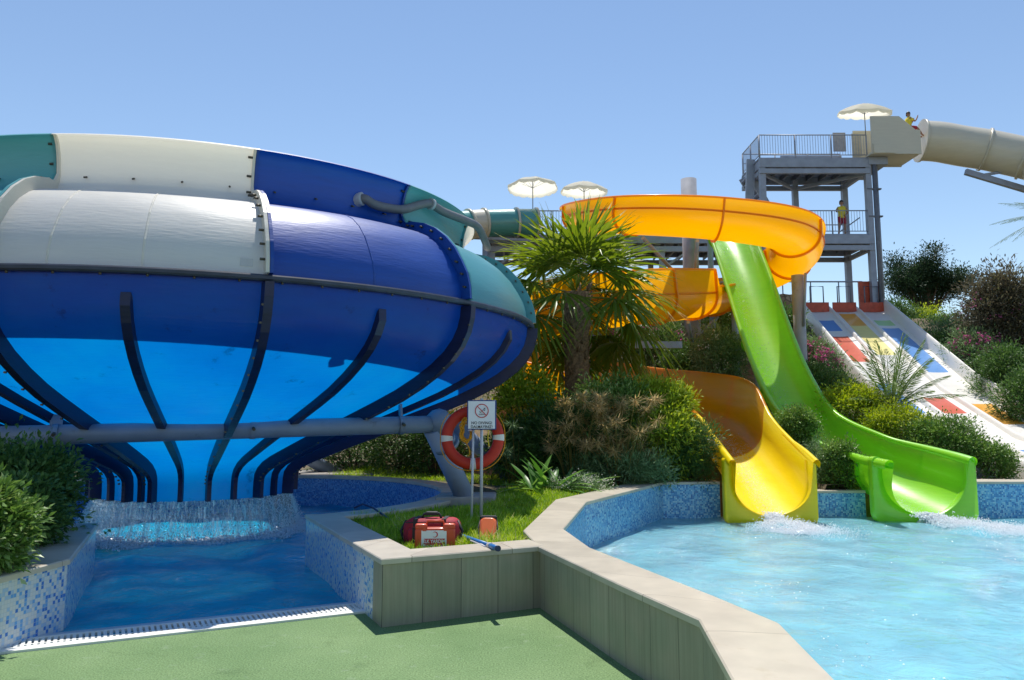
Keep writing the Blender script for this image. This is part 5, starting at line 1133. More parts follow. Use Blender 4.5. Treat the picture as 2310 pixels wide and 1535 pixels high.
MB().box((-lw / 2 - .01, -.0535, lz0), (lw / 2 - .01, -.0505, lz1)).build('label_plate', M['board_white'], kt)
MB().box((-.106, -.0555, .080), (.092, -.0537, .130)).build('label_band', M['sign_red'], kt)
MB().box((-.090, -.0555, .028), (.072, -.0537, .078)).build('label_band', M['sign_red'], kt)
text('İLK YARDIM', .044, FRONT(-.008, -.0568, .104), M['board_white'], kt, bold=.0012, ext=.0006, sx=.86)
text('DOLABI', .044, FRONT(-.010, -.0568, .052), M['board_white'], kt, bold=.0010, ext=.0006)
mb = MB(); A = [(.027 * math.cos(R(40 + 280 * k / 20)), .027 * math.sin(R(40 + 280 * k / 20))) for k in range(21)]; B = [(.006 + .0215 * math.cos(R(43 + 274 * k / 20)), .0215 * math.sin(R(43 + 274 * k / 20))) for k in range(21)]
mb.grid([[(.0 - a[0], -.0545, .167 + a[1]) for a in A], [(.0 - b[0], -.0545, .167 + b[1]) for b in B]], 0, False); mb.build('crescent', M['sign_red'], kt, uv=False)
# medical bag
by = 8.12; bx_ = X(980, by); bw = 122 / F * by
bg_ = thing('medical_bag', 'dark red soft medical bag with black straps behind the first aid case', 'bag', (bx_, by, .40), R(-4))
MB().rbox((-bw / 2, -.13, 0), (bw / 2, .13, .27), .085, seg=6).build('body', M['bag_red'], bg_, uv=False)
MB().rbox((-bw / 2 + .05, -.165, .03), (bw / 2 - .05, -.115, .19), .04).build('front_pocket', M['bag_red'], bg_, uv=False)
for x in (-.15, .13): 
    mb = MB(); mb.box((x - .02, -.17, .02), (x + .02, -.166, .2)); mb.box((x - .02, -.135, .2), (x + .02, -.131, .272)); mb.box((x - .02, -.13, .271), (x + .02, .13, .276)); mb.build('strap', M['strap'], bg_)
mb = MB(); mb.tube([(-.1, -.02, .27), (-.085, -.02, .31), (.07, -.02, .315), (.09, -.02, .27)], .013, 8); mb.build('handle', M['strap'], bg_, uv=False)
MB().rbox((-.065, -.055, .30), (.055, .02, .335), .012).build('handle_wrap', M['strap'], bg_, uv=False)
for s in (-1, 1): MB().tube([(s * (bw / 2 - .004), -.08, .06), (s * (bw / 2 + .03), -.05, .15), (s * (bw / 2 - .02), -.03, .25)], .014, 8).build('side_strap', M['strap'], bg_, uv=False)
MB().box((-bw / 2 + .03, -.1335, .235), (bw / 2 - .03, -.1305, .245)).build('zip', M['strap'], bg_)
MB().rbox((-bw / 2 - .006, -.09, .05), (-bw / 2 + .02, .0, .11), .02).build('reflector', M['reflect'], bg_, uv=False)
# rescue can
cy_ = 8.2; cx_ = X(1101, cy_)
rc = thing('rescue_can', 'bright orange rescue float lying in the grass by the sign pole', 'rescue float', (cx_, cy_, .43), R(-3))
mb = MB(); Mt = Matrix.Rotation(R(-34), 4, 'X')
mb.rbox((-.084, -.05, .0), (.084, .05, .25), .045, M=Mt, seg=5); mb.build('float', M['can_orange'], rc, uv=False)
mb = MB(); mb.rbox((-.086, -.055, -.012), (.086, .055, .055), .03, M=Mt, seg=5); mb.build('end_cap', M['can_red'], rc, uv=False)
mb = MB(); mb.rbox((-.088, -.04, .232), (.088, .056, .27), .02, M=Mt); mb.build('black_cap', M['strap'], rc, uv=False)
for s in (-1, 1): MB().tube([Mt @ Vector((s * .088, -.03, .05)), Mt @ Vector((s * .098, -.01, .15)), Mt @ Vector((s * .08, .0, .25))], .008, 6).build('side_strap', M['strap'], rc, uv=False)
# pole lying over the coping
a = Vector((X(1043, 8.3), 8.3, .475)); b = at(1124, 1243, y=6.9); b.z = max(b.z, .565)
pr_ = thing('telescopic_pole', 'blue telescopic pole lying across the planter coping', 'pole', a); dlt = b - a
MB().tube([(0, 0, 0), dlt * .78], .019, 12).build('tube', M['pole_blue'], pr_, uv=False)
MB().tube([dlt * .78, dlt * .83], .026, 12).build('collar', M['reflect'], pr_, uv=False)
MB().tube([dlt * .83, dlt * .985], .023, 12).build('grip', M['pole_blue'], pr_, uv=False)
MB().tube([dlt * .975, dlt], .025, 12).build('end_cap', M['pole_dark'], pr_, uv=False)
sp_ = Vector((.035, .05, 0)); MB().tube([dlt * .45 + Vector((-.05, 0, .0)), dlt * .80 + Vector((-.035, 0, -.012))], .009, 8).build('bail', M['reflect'], pr_, uv=False)
# hose on the round pool coping
hz_ = [at(770, 1166, y=9.9), at(840, 1148, y=10.4), at(920, 1160, y=10.0)]; 
o = MB().tube([(-1.95, 10.05, .555), (-1.85, 10.1, .6), (-1.7, 10.0, .56), (-1.4, 9.6, .45), (-1.15, 9.3, .42)], .012, 8).build('hose', M['pole_dark']); tag(o, 'thin dark hose trailing from the round pool coping into the grass', 'hose')

rw = MB(); rows = []
for k, (dy, z) in enumerate(((-.3, 3.4), (-.26, 5.2), (-.22, 5.85), (.1, 5.9), (.3, 5.8), (.35, 3.4))): rows.append([(5.2 + .25 * i, 27 + dy + .05 * noise.noise((i * .7, k, 0)), z + .10 * noise.noise((i * .9, k * 2, 4)) * (z > 5)) for i in range(19)])
rw.grid(rows, 0, False)
for sl in (0, 18): k = len(rw.v); rw.v += [Vector(r_[sl]) for r_ in rows]; rw.face(range(k, k + 6))
o = rw.build('retaining_wall', M['drystone']); tag(o, 'rough brown stone retaining wall behind the green slide', 'wall', kind='thing')

# ------------------------------------------------------------------ plants
M['leaf_glossy'] = leaf_mat('leaf_glossy', [(0, (.055, .13, .025)), (.55, (.15, .27, .05)), (.85, (.27, .40, .11)), (1, (.42, .54, .24))], .25, .32)
M['leaf_bright'] = leaf_mat('leaf_bright', [(0, (.05, .12, .025)), (.5, (.15, .27, .06)), (.8, (.28, .40, .14)), (1, (.5, .6, .34))], .3, .35)
M['leaf_dark'] = leaf_mat('leaf_dark', [(0, (0.048, 0.112, 0.032)), (0.7, (0.096, 0.192, 0.048)), (1, (0.192, 0.304, 0.088))], .28, .4)
M['leaf_lime'] = leaf_mat('leaf_lime', [(0, (0.175, 0.275, 0.025)), (0.6, (0.35, 0.45, 0.0438)), (1, (0.525, 0.575, 0.1))], .38, .45)
M['leaf_olean'] = leaf_mat('leaf_oleander', [(0, (0.096, 0.176, 0.072)), (0.7, (0.192, 0.304, 0.128)), (1, (0.352, 0.48, 0.256))], .25, .4)
M['leaf_purple'] = leaf_mat('leaf_purple', [(0, (0.0675, 0.075, 0.045)), (0.6, (0.15, 0.1275, 0.0825)), (1, (0.24, 0.24, 0.105))], .25, .5)
M['leaf_tree'] = leaf_mat('leaf_tree', [(0, (0.0203, 0.0473, 0.0243)), (0.7, (0.0405, 0.081, 0.0378)), (1, (0.0743, 0.1215, 0.054))], .2, .5)
M['leaf_broad'] = leaf_mat('leaf_broad', [(0, (0.06, 0.18, 0.03)), (0.7, (0.135, 0.315, 0.0525)), (1, (0.255, 0.45, 0.105))], .35, .35)
M['leaf_palm'] = leaf_mat('leaf_palm', [(0, (.085, .145, .016)), (.6, (.17, .245, .03)), (.86, (.27, .33, .06)), (1, (.56, .51, .29))], .45, .35)
M['leaf_date'] = leaf_mat('leaf_date', [(0, (0.0875, 0.1625, 0.0375)), (0.7, (0.175, 0.275, 0.075)), (1, (0.325, 0.4, 0.1625))], .3, .4)
M['straw'] = leaf_mat('straw', [(0, (.26, .22, .06)), (.45, (.50, .37, .15)), (1, (.72, .56, .30))], .42, .7)
M['blade'] = leaf_mat('grass_blade', [(0, (0.156, 0.312, 0.026)), (0.6, (0.325, 0.507, 0.0455)), (0.9, (0.494, 0.598, 0.104)), (1, (0.624, 0.598, 0.286))], .4, .5)
def nrm(v): return v / np.maximum(np.linalg.norm(v, axis=-1, keepdims=True), 1e-9)
def leaf_arrays(B, D, L, W, fold=.15, bend=.0, up=None):
    """diamond leaves, four triangles each round a midrib"""
    n = len(B); D = nrm(D); rnd = rng.normal(0, 1, (n, 3)) if up is None else up
    rnd = rnd * .55 + np.array([0, -.10, 1.0]) * 1.0 if up is None else rnd; Sd = nrm(np.cross(D, rnd)); Nn = np.cross(Sd, D); L = L[:, None]; W = W[:, None]
    mid = B + D * L * .5 + Nn * L * bend; tip = B + D * L - Nn * L * bend * .3
    l = mid + Sd * W * .5 + Nn * W * fold; r = mid - Sd * W * .5 + Nn * W * fold
    V = np.stack([B, r, tip, l, mid], 1).reshape(-1, 3)
    f = np.array([(0, 1, 4), (1, 2, 4), (4, 2, 3), (0, 4, 3)]); Fq = (f[None] + 5 * np.arange(n)[:, None, None]).reshape(-1, 3)
    return V, Fq
def foliage(name, B, D, L, W, m, tint, parent, **k):
    V, Fq = leaf_arrays(B, D, L, W, **k)
    return np_mesh(name, V, Fq, M[m], tint=np.repeat(tint, 4), parent=parent)
def crown_points(rad, nc, cr, per, lobes=.22, low=-.35, seed=0):
    """leaf positions gathered in clumps through an uneven ellipsoid"""
    r2 = np.random.default_rng(seed); rad = np.array(rad)
    d = nrm(r2.normal(0, 1, (nc * 3, 3))); d = d[d[:, 2] > low][:nc]; nc = len(d)
    rr = r2.uniform(.45, 1.0, nc) ** .55
    ph = r2.uniform(0, 6, 6); lob = 1 + lobes * (np.sin(3 * np.arctan2(d[:, 1], d[:, 0]) + ph[0]) * .5 + np.sin(5 * d[:, 2] + ph[1]) * .4 + np.sin(7 * d[:, 0] + ph[2]) * .4) + r2.normal(0, lobes * .3, nc) + (r2.uniform(0, 1, nc) > .90) * r2.uniform(.08, .30, nc)
    C = d * rad * (rr * lob)[:, None]
    c_of = np.repeat(np.arange(nc), per); off_ = r2.normal(0, 1, (nc * per, 3)) * np.array(cr)
    P = C[c_of] + off_; out = nrm(off_ + .6 * nrm(C)[c_of] * np.mean(cr) + np.array([0, 0, .3 * np.mean(cr)]))
    t = np.clip(r2.uniform(0, 1, nc)[c_of] * .55 + r2.uniform(0, .5, nc * per), 0, 1)
    return P, out, t, C
PL = {'n': 0}
def shrub(name, label, u, v, y, rad, m, L, W, nc=70, per=60, cr=.11, cat='shrub', group=None, flowers=None, zc=None, spread=.7, lobes=.22, low=-.85, bend=.05, stem=True, x=None, yy=None):
    """centre of the crown given where it stands; root sits on the ground below it"""
    PL['n'] += 1; sd_ = PL['n'] * 13
    c = at(u, v, y=y) if x is None else Vector((x, yy or y, zc))
    if zc is not None: c.z = zc
    g = min(gz(c.x, c.y), c.z - .1); root = thing(name, label, cat, (c.x, c.y, g), 0, group); h = c.z - g
    P, D, t, C = crown_points(rad, int(nc * 1.5), cr, per, lobes, low, sd_); kz = max(1.0, (h - .05) / rad[2]); P[:, 2] = np.where(P[:, 2] < 0, P[:, 2] * kz, P[:, 2]); C[:, 2] = np.where(C[:, 2] < 0, C[:, 2] * kz, C[:, 2]); P[:, 2] += h; C[:, 2] += h
    k = P[:, 2] > -.02; P, D, t = P[k], D[k], t[k]; n = len(P)
    D = nrm(D + rng.normal(0, spread, (n, 3)) * .6)
    foliage('foliage', P, D, L * rng.uniform(.7, 1.25, n), W * rng.uniform(.75, 1.2, n), m, t, root, bend=bend)
    if stem:
        mb = MB(); step = max(1, len(C) // 14)
        for q in C[::step]: q = Vector(q); mid = Vector((q.x * .45, q.y * .45, q.z * .55)); mb.tube([(0, 0, -.15), mid, q], [.022, .014, .006], 5)
        mb.build('branch', M['wood'], root, uv=False)
    if flowers:
        fm, nf, size = flowers; idx = rng.choice(len(C), min(len(C), nf)); B = []
        for i in idx:
            if C[i][2] < h * .8: continue
            for _ in range(10): B.append(C[i] * np.array([1.12, 1.12, 1]) + rng.normal(0, np.mean(cr) * .6, 3) + np.array([0, -np.mean(cr) * 1.2, .08]))
        if B:
            B = np.array(B); fl = []; dd = []
            for q in range(5): fl.append(B); dd.append(nrm(rng.normal(0, 1, B.shape) + np.array([0, -.4, .5])))
            B5 = np.concatenate(fl); D5 = np.concatenate(dd); n = len(B5)
            foliage('blossom', B5, D5, np.full(n, size), np.full(n, size * .75), fm, rng.uniform(0, 1, n), root)
    return root

# left bed
shrub('shrub', 'dark shrub in the shade at the left edge, behind the brighter one', 30, 1115, 8.15, (.50, .45, .40), 'leaf_dark', .075, .034, 130, 75, .10)
shrub('shrub', 'bright leathery leaved shrub spilling over the tiled wall at the left edge', 0, 0, 0, (.37, .36, .33), 'leaf_bright', .075, .034, 100, 62, .06, lobes=.14, low=-.6, x=-4.04, zc=.80, yy=6.12)
shrub('shrub', 'dark shrub low in the left bed beside the round pool', 20, 1050, 9.3, (.6, .5, .5), 'leaf_dark', .075, .034, 80, 60, .11, x=-6.1, zc=.85)
shrub('shrub', 'dark low shrub on the wall top between the bright shrub and the blue channel', 0, 0, 0, (.34, .34, .30), 'leaf_dark', .07, .032, 80, 60, .07, lobes=.15, low=-.6, x=-4.45, zc=.74, yy=7.25)
# behind the round pool
for i, (u, v, y, r_) in enumerate(((800, 1010, 18.4, (.9, .6, .75)), (905, 1000, 17.6, (.8, .6, .8)), (985, 1015, 17.0, (.7, .6, .75)))):
    shrub('hedge_shrub', ('dark shrub behind the round pool, nearest the hidden support leg', 'dark shrub behind the round pool, seen under the grey pipe', 'dark shrub behind the slanting grey leg of the bowl')[i], u, v, y, r_, 'leaf_dark', .09, .035, 75, 55, .13, group='shrubs behind the round pool')
# bank in the middle
shrub('shrub', 'yellow green leafy shrub right of the bowl, above the life ring', 1180, 920, 15.6, (.55, .5, .55), 'leaf_lime', .10, .05, 80, 50, .12)
shrub('shrub', 'dark green shrub between the life ring and the palm trunk', 1185, 1015, 15.1, (.6, .45, .42), 'leaf_dark', .11, .035, 80, 50, .13)
shrub('shrub', 'deep green shrub at the foot of the palm, below its trunk', 1265, 985, 14.9, (.6, .45, .52), 'leaf_dark', .10, .035, 80, 50, .12)
shrub('shrub', 'mid green bushy shrub just right of the palm trunk', 1385, 915, 15.3, (.62, .5, .42), 'leaf_glossy', .11, .03, 90, 60, .12, spread=.9)
shrub('golden_shrub', 'feathery golden green shrub hiding the left side of the yellow slide', 1490, 925, 15.4, (.52, .42, .48), 'leaf_lime', .12, .03, 120, 70, .11, spread=1.0, lobes=.35)
shrub('golden_shrub', 'lower golden green sprays beside the yellow slide end', 1505, 985, 14.9, (.48, .36, .40), 'leaf_lime', .12, .03, 60, 60, .10, spread=1.0, lobes=.35)
shrub('shrub', 'dark narrow leaved shrub low against the yellow slide end', 1560, 1030, 14.95, (.36, .4, .55), 'leaf_dark', .14, .018, 70, 60, .10, spread=1.0)
shrub('shrub', 'dark thicket above the middle of the far pool coping', 1440, 1040, 15.1, (.85, .4, .45), 'leaf_dark', .13, .02, 90, 60, .12, spread=1.0)
shrub('shrub', 'dark underbrush behind the broad leaved clump', 1290, 1015, 14.7, (.9, .5, .55), 'leaf_dark', .12, .028, 90, 55, .13)
shrub('flowering_plant', 'small white flowered plant beside the bend of the pool coping', 1315, 1103, 13.0, (.42, .3, .13), 'leaf_olean', .06, .014, 45, 40, .06, flowers=('petal_white', 40, .016), cat='plant', stem=False)
def umbels(name, label, u, v, y, n, hgt, spread, rad, m, nray=46):
    """sedge stalks ending in drooping sprays of thin leaves"""
    c = at(u, v, y=y); g = gz(c.x, c.y); root = thing(name, label, 'plant', (c.x, c.y, g)); B = []; D = []; L = []; t = []; mb = MB()
    for i in range(n):
        a = random.uniform(0, 6.28); s = spread * random.random() ** .5; top = Vector((s * math.cos(a), s * .6 * math.sin(a), hgt * random.uniform(.38, 1.05))); tt_ = random.random()
        mb.tube([(top.x * .3, top.y * .3, -.05), (top.x * .6, top.y * .6, top.z * .6), top], .006, 4)
        for k in range(nray):
            b = random.uniform(0, 6.28); e = random.uniform(-1.0, .6); B.append(top); D.append((math.cos(b) * math.cos(e), math.sin(b) * math.cos(e), math.sin(e))); L.append(rad * random.uniform(.5, 1.1)); t.append(min(1, max(0, tt_ * .6 + random.random() * .5)))
    foliage('spray', np.array([tuple(b) for b in B]), np.array(D), np.array(L), np.full(len(L), .016), m, np.array(t), root, bend=.12, up=np.tile(np.array([[0., 0., -1.]]), (len(L), 1)) + rng.normal(0, .2, (len(L), 3)))
    mb.build('stalk', M['straw'], root, uv=False); return root
umbels('papyrus', 'dry straw brown papyrus clump in the middle of the planted bank', 1395, 975, 14.15, 46, 1.55, .85, .27, 'straw')
umbels('papyrus', 'dry papyrus stems hanging low left of the middle of the bank', 1295, 945, 14.1, 24, 1.55, .5, .25, 'straw')
umbels('papyrus', 'green papyrus tuft right of the dried one, under the golden shrub', 1450, 1005, 14.5, 16, 1.0, .6, .24, 'leaf_olean')
umbels('papyrus', 'green papyrus between the life ring and the broad leaved clump', 1165, 990, 14.4, 8, 1.1, .4, .25, 'leaf_olean')
shrub('shrub', 'narrow leaved green tufts low in front of the dry papyrus', 1395, 1062, 14.2, (.80, .28, .26), 'leaf_olean', .13, .016, 90, 60, .09, spread=1.0)
# broad leaved clump
c = at(1240, 1085, y=13.0); g = gz(c.x, c.y)
rt = thing('broad_leaved_plant', 'clump of long glossy pointed leaves growing right of the life ring', 'plant', (c.x, c.y, g))
for i in range(46):
    a = random.uniform(0, 6.28); e = random.uniform(.12, 1.0); L = random.uniform(.65, 1.1) * (1.0 if e < .9 else 1.05); w = random.uniform(.034, .052); mb = MB(); rows = []
    o0 = Vector((random.gauss(0, .16), random.gauss(0, .1), 0)); d_ = Vector((math.cos(a), math.sin(a), 0)); sd_ = Vector((-d_.y, d_.x, 0)); dr = random.uniform(.15, .5)
    for k in range(9):
        t = k / 8; p = o0 + d_ * (L * t * math.cos(e)) + Vector((0, 0, L * (t * math.sin(e) - dr * t * t * (1.1 - math.sin(e) * .6)) + .03)); ww = w * math.sin(math.pi * min(1, .08 + t * .92)) ** .8 * (1 if t < 1 else 0)
        rows.append([p - sd_ * ww + Vector((0, 0, ww * .3)), p, p + sd_ * ww + Vector((0, 0, ww * .3))])
    mb.grid(rows, 0, True); o = mb.build('leaf', M['leaf_broad'], rt, uv=False); at_ = o.data.attributes.new('tint', 'FLOAT', 'FACE'); at_.data.foreach_set('value', [random.random()] * len(o.data.polygons))
# right bank
shrub('mounded_shrub', 'clipped mounded shrub between the yellow and green slides, up the bank', 1800, 968, 16.2, (.34, .34, .36), 'leaf_glossy', .06, .028, 90, 70, .07, lobes=.08)
shrub('shrub', 'small leafy shrub on the pool edge between the two slide ends, by the green one', 1900, 1050, 15.05, (.30, .25, .40), 'leaf_glossy', .07, .03, 60, 60, .07)
shrub('shrub', 'grey green wispy shrub on the pool edge beside the yellow slide end', 1845, 1055, 15.35, (.22, .3, .40), 'leaf_olean', .09, .012, 50, 60, .08, spread=1.0)
shrub('mounded_shrub', 'yellow green mounded shrub left of the small date palm', 1915, 925, 18.0, (.72, .6, .48), 'leaf_lime', .075, .034, 110, 70, .09, lobes=.14)
shrub('mounded_shrub', 'mounded shrub under the small date palm, edge on to the green slide', 2020, 965, 17.1, (.75, .6, .42), 'leaf_lime', .07, .032, 110, 70, .085, lobes=.12)
shrub('mounded_shrub', 'broad dark green mounded shrub behind the end of the green slide', 2125, 1005, 16.3, (.78, .6, .50), 'leaf_glossy', .065, .03, 140, 75, .085, lobes=.1)
shrub('mounded_shrub', 'small rounded shrub beside the foot of the lane slide', 2238, 1040, 15.7, (.36, .35, .27), 'leaf_glossy', .06, .028, 70, 60, .07, lobes=.1)
c = at(2205, 1055, y=15.75); rt = thing('bare_twigs', 'bare grey twigs tangled below the mounded shrub near the pool edge', 'twigs', (c.x, c.y, gz(c.x, c.y))); mb = MB()
for i in range(60):
    a = random.uniform(0, 6.28); b = Vector((random.gauss(0, .1), random.gauss(0, .05), 0)); q = b + Vector((math.cos(a) * random.uniform(.1, .38), math.sin(a) * .2, random.uniform(.05, .42))); mb.tube([b, (b + q) / 2 + Vector((random.gauss(0, .05), 0, .06)), q], [.008, .006, .003], 4)
mb.build('branch', M['column_grey'], rt, uv=False)
# shrubs up the slope
SL = 'shrubs on the slope between the slides'
shrub('oleander', 'pink flowering oleander below the orange spiral, just right of the palm trunk', 1385, 790, 23.0, (.95, .6, .75), 'leaf_olean', .16, .028, 80, 55, .16, flowers=('petal', 55, .055), cat='oleander')
shrub('oleander', 'pink oleander behind the middle of the spiral, left of its grey column', 1490, 785, 23.2, (.85, .6, .7), 'leaf_dark', .16, .028, 80, 55, .16, flowers=('petal', 30, .055), cat='oleander')
shrub('oleander', 'pale grey green oleander in front of the grey column', 1625, 810, 20.6, (.62, .5, .62), 'leaf_olean', .16, .026, 90, 60, .13, flowers=('petal_white', 10, .035), cat='oleander', spread=.9)
shrub('shrub', 'dark shrub between the grey column and the green slide', 1640, 735, 25.0, (.9, .6, .7), 'leaf_glossy', .12, .05, 70, 55, .16)
shrub('oleander', 'purple pink oleander between the green slide and the lane slide', 1832, 815, 24.0, (.68, .6, .5), 'leaf_olean', .15, .028, 100, 60, .14, flowers=('petal', 60, .055), cat='oleander')
shrub('shrub', 'dark green shrub behind the right edge of the green slide', 1765, 745, 26.0, (.6, .5, .5), 'leaf_dark', .13, .04, 80, 55, .17)
shrub('shrub', 'deep dark shrub low between the green slide and the lane slide', 1820, 885, 21.0, (.72, .6, .55), 'leaf_dark', .13, .035, 100, 60, .15)
shrub('shrub', 'dark shrub left of the date palm under the pink oleander', 1893, 890, 21.5, (.38, .4, .35), 'leaf_dark', .13, .035, 70, 55, .14)
shrub('shrub', 'dark shrub along the back edge of the orange flume, beside the green slide', 1560, 830, 22.0, (.85, .5, .5), 'leaf_dark', .13, .035, 80, 55, .15)
shrub('shrub', 'dark shrub in the gap between the bowl and the palm trunk', 1225, 800, 23.5, (.95, .6, .7), 'leaf_dark', .13, .04, 80, 50, .17)
# right edge
shrub('tall_shrub', 'tall brownish purple bush rising at the right edge', 2265, 715, 30.0, (1.35, 1.1, 1.5), 'leaf_purple', .18, .055, 190, 80, .20, lobes=.3, flowers=('petal', 30, .05))
shrub('tall_shrub', 'green bush crowning the slope at the right edge, behind the purple one', 2330, 730, 31.5, (1.2, 1.1, 1.6), 'leaf_glossy', .16, .05, 120, 60, .2)
shrub('oleander', 'pink oleander along the right edge of the lane slide', 2195, 800, 29.5, (.8, .7, .75), 'leaf_olean', .16, .03, 100, 60, .16, flowers=('petal', 80, .065), cat='oleander')
shrub('shrub', 'dark shrub below the pink oleander right of the lane slide', 2265, 850, 26.5, (.9, .7, .9), 'leaf_dark', .14, .04, 110, 60, .17)
shrub('shrub', 'dark shrub low at the right edge above the lane slide rim', 2320, 900, 24.0, (.75, .7, .8), 'leaf_dark', .14, .04, 90, 60, .16)
shrub('shrub', 'yellow green shrub at the foot of the dark tree', 2085, 735, 40.0, (.9, .8, .7), 'leaf_lime', .15, .06, 70, 50, .2)
shrub('shrub', 'light green shrub between the dark tree and the purple bush', 2135, 755, 36.0, (.9, .8, .7), 'leaf_glossy', .15, .05, 80, 50, .2)
shrub('shrub', 'dark green shrub behind the rim of the lane slide', 2060, 775, 37.0, (.8, .8, .6), 'leaf_dark', .15, .05, 60, 50, .2)
shrub('shrub', 'dark green shrub on the crest right of the tower foot', 2020, 715, 39.0, (1.0, .8, .6), 'leaf_dark', .15, .05, 70, 50, .2)
shrub('shrub', 'green shrub beyond the rim of the lane slide, left of the pink oleander', 2120, 800, 33.0, (1.0, .8, .6), 'leaf_glossy', .15, .05, 80, 50, .2)
shrub('shrub', 'low dark shrub on the crest just above the upper rim of the lane slide', 2085, 755, 36.3, (1.5, .8, .55), 'leaf_dark', .15, .05, 110, 50, .2)
shrub('shrub', 'leafy shrub behind the middle of the lane slide rim, above the pink oleander', 2150, 765, 33.5, (1.1, .8, .6), 'leaf_olean', .15, .04, 90, 55, .2)
# dark tree on the ridge
c = at(2090, 720, y=44.0); rt = thing('dark_tree', 'dark rounded evergreen tree on the ridge right of the tower', 'tree', (c.x, c.y, c.z - .9))
mb = MB(); tips = []
for i in range(26):
    a = 2 * math.pi * i / 26 + random.gauss(0, .2); s = random.uniform(.3, 2.0); top = Vector((s * math.cos(a), s * .8 * math.sin(a), 2.3 + random.uniform(.2, 2.6) * (1 - .25 * s / 2)))
    mb.tube([(0, 0, -.3), (top.x * .18, top.y * .18, 1.1), (top.x * .6, top.y * .6, top.z * .72), top], [.16, .09, .05, .02], 6); tips.append(top)
mb.build('trunk', M['wood'], rt, uv=False)
B = []; D = []; tn = []
for tp in tips + [t * random.uniform(.75, 1.0) + Vector((random.gauss(0, .3), random.gauss(0, .3), random.gauss(.1, .25))) for t in tips * 2] + [Vector((2.3 + random.gauss(0, .35), 0, 2.9 + random.gauss(0, .2))) for _ in range(5)]:
    tt_ = random.random()
    for _ in range(330): o_ = rng.normal(0, 1, 3) * np.array([.30, .30, .24]); B.append(np.array(tp[:]) + o_); D.append(o_ + np.array([0, 0, .15])); tn.append(min(1, tt_ * .5 + random.random() * .5))
n = len(B); foliage('crown', np.array(B), np.array(D) + rng.normal(0, .2, (n, 3)), rng.uniform(.10, .20, n), rng.uniform(.05, .08, n), 'leaf_tree', np.array(tn), rt)

# fan palm
c = at(1300, 650, y=16.7); g = gz(c.x, 16.7)
fp = thing('fan_palm', 'fan palm with a shaggy trunk standing in front of the orange spiral', 'palm tree', (c.x, 16.7, g)); H = c.z - g
mb = MB(); rows = []
for i in range(34):
    t = i / 33; z = -.2 + (H + .1) * t; r0 = .27 - .05 * t + (.05 if t > .8 else 0)
    rows.append([((r0 + .035 * noise.noise((k * 1.9, i * 1.1, 0)) + .03 * ((i + k) % 2)) * math.cos(2 * math.pi * k / 18 + .17 * (i % 2)), (r0 + .035 * noise.noise((k * 1.9, i * 1.1, 0)) + .03 * ((i + k) % 2)) * math.sin(2 * math.pi * k / 18 + .17 * (i % 2)), z) for k in range(18)])
mb.grid(rows, 0, False, True)
for i in range(120):        # old leaf bases and fibres
    a = random.uniform(0, 6.28); z = random.uniform(.3, H); r0 = .25; p = Vector((r0 * math.cos(a), r0 * math.sin(a), z)); q = p + Vector((.09 * math.cos(a), .09 * math.sin(a), .16)); mb.tube([p, q], [.035, .012], 4)
mb.build('trunk', M['trunk'], fp, uv=False)
def fan_frond(az, el, pet, fr, droop, tint0, parent, crown_z, dry=0.0):
    d = Vector((math.cos(az) * math.cos(el), math.sin(az) * math.cos(el), math.sin(el))); side = Vector((-math.sin(az), math.cos(az), 0)); nn = side.cross(d)
    base = Vector((.06 * math.cos(az), .06 * math.sin(az), crown_z)); V = []; Fq = []; tn = []
    pp = [base + d * (pet * k / 4) - Vector((0, 0, droop * .25 * pet * (k / 4) ** 2)) for k in range(5)]
    hub = pp[-1]; dd = (pp[-1] - pp[-2]).normalized(); nn = side.cross(dd); nseg = 30
    for s in range(nseg):
        b = R(-112 + 224 * s / (nseg - 1)); dirn_ = dd * math.cos(b) + side * math.sin(b) + nn * (.18 * abs(math.sin(b)) + .06 * (-1) ** s); dirn_.normalize()
        L = fr * (.72 + .28 * math.cos(b * .8)) * random.uniform(.92, 1.06); wv = dirn_.cross(nn).normalized(); k0 = len(V); t_ = min(1, max(0, tint0 + random.uniform(-.15, .2)))
        for q in range(7):
            f = q / 6; p = hub + dirn_ * (L * f) - Vector((0, 0, droop * L * (f ** 2.2) * (1 + .4 * random.random() * f)));
            if f > .6: p += wv * random.gauss(0, .012)
            w = (.006 + .034 * min(1, f / .5)) if f <= .5 else .040 * (1 - f) / .5 + .0015
            V += [p - wv * w + nn * .004, p + nn * (-.008 if f < .6 else 0), p + wv * w + nn * .004]
        for q in range(6):
            a_ = k0 + 3 * q; Fq += [(a_, a_ + 1, a_ + 4, a_ + 3), (a_ + 1, a_ + 2, a_ + 5, a_ + 4)]; tn += [min(1, t_ + (.35 if q == 5 else 0) * random.random() + dry)] * 2
    o = np_mesh('frond', np.array([tuple(v) for v in V]), np.array(Fq), M['leaf_palm'], tint=np.array(tn), parent=parent)
    mb = MB(); mb.tube(pp, [.022, .016, .013, .011, .009], 5); st_ = mb.build('stalk', M['leaf_palm'], o, uv=False); a2 = st_.data.attributes.new('tint', 'FLOAT', 'FACE'); a2.data.foreach_set('value', [.8] * len(st_.data.polygons))
random.seed(21)
nfr = 33
for i in range(nfr):
    f = i / (nfr - 1); az = i * 2.39996 + .4; el = R(82 - 118 * f ** .9) + random.gauss(0, .08)
    if f > .84 and math.sin(az) < -.35: az = -az
    fan_frond(az, el, .80 + .46 * f, 1.34 + random.uniform(-.1, .1), .10 + .46 * f ** 1.2, random.uniform(.2, .66), fp, H + .05 - .4 * f, .10 if f > .85 else 0)
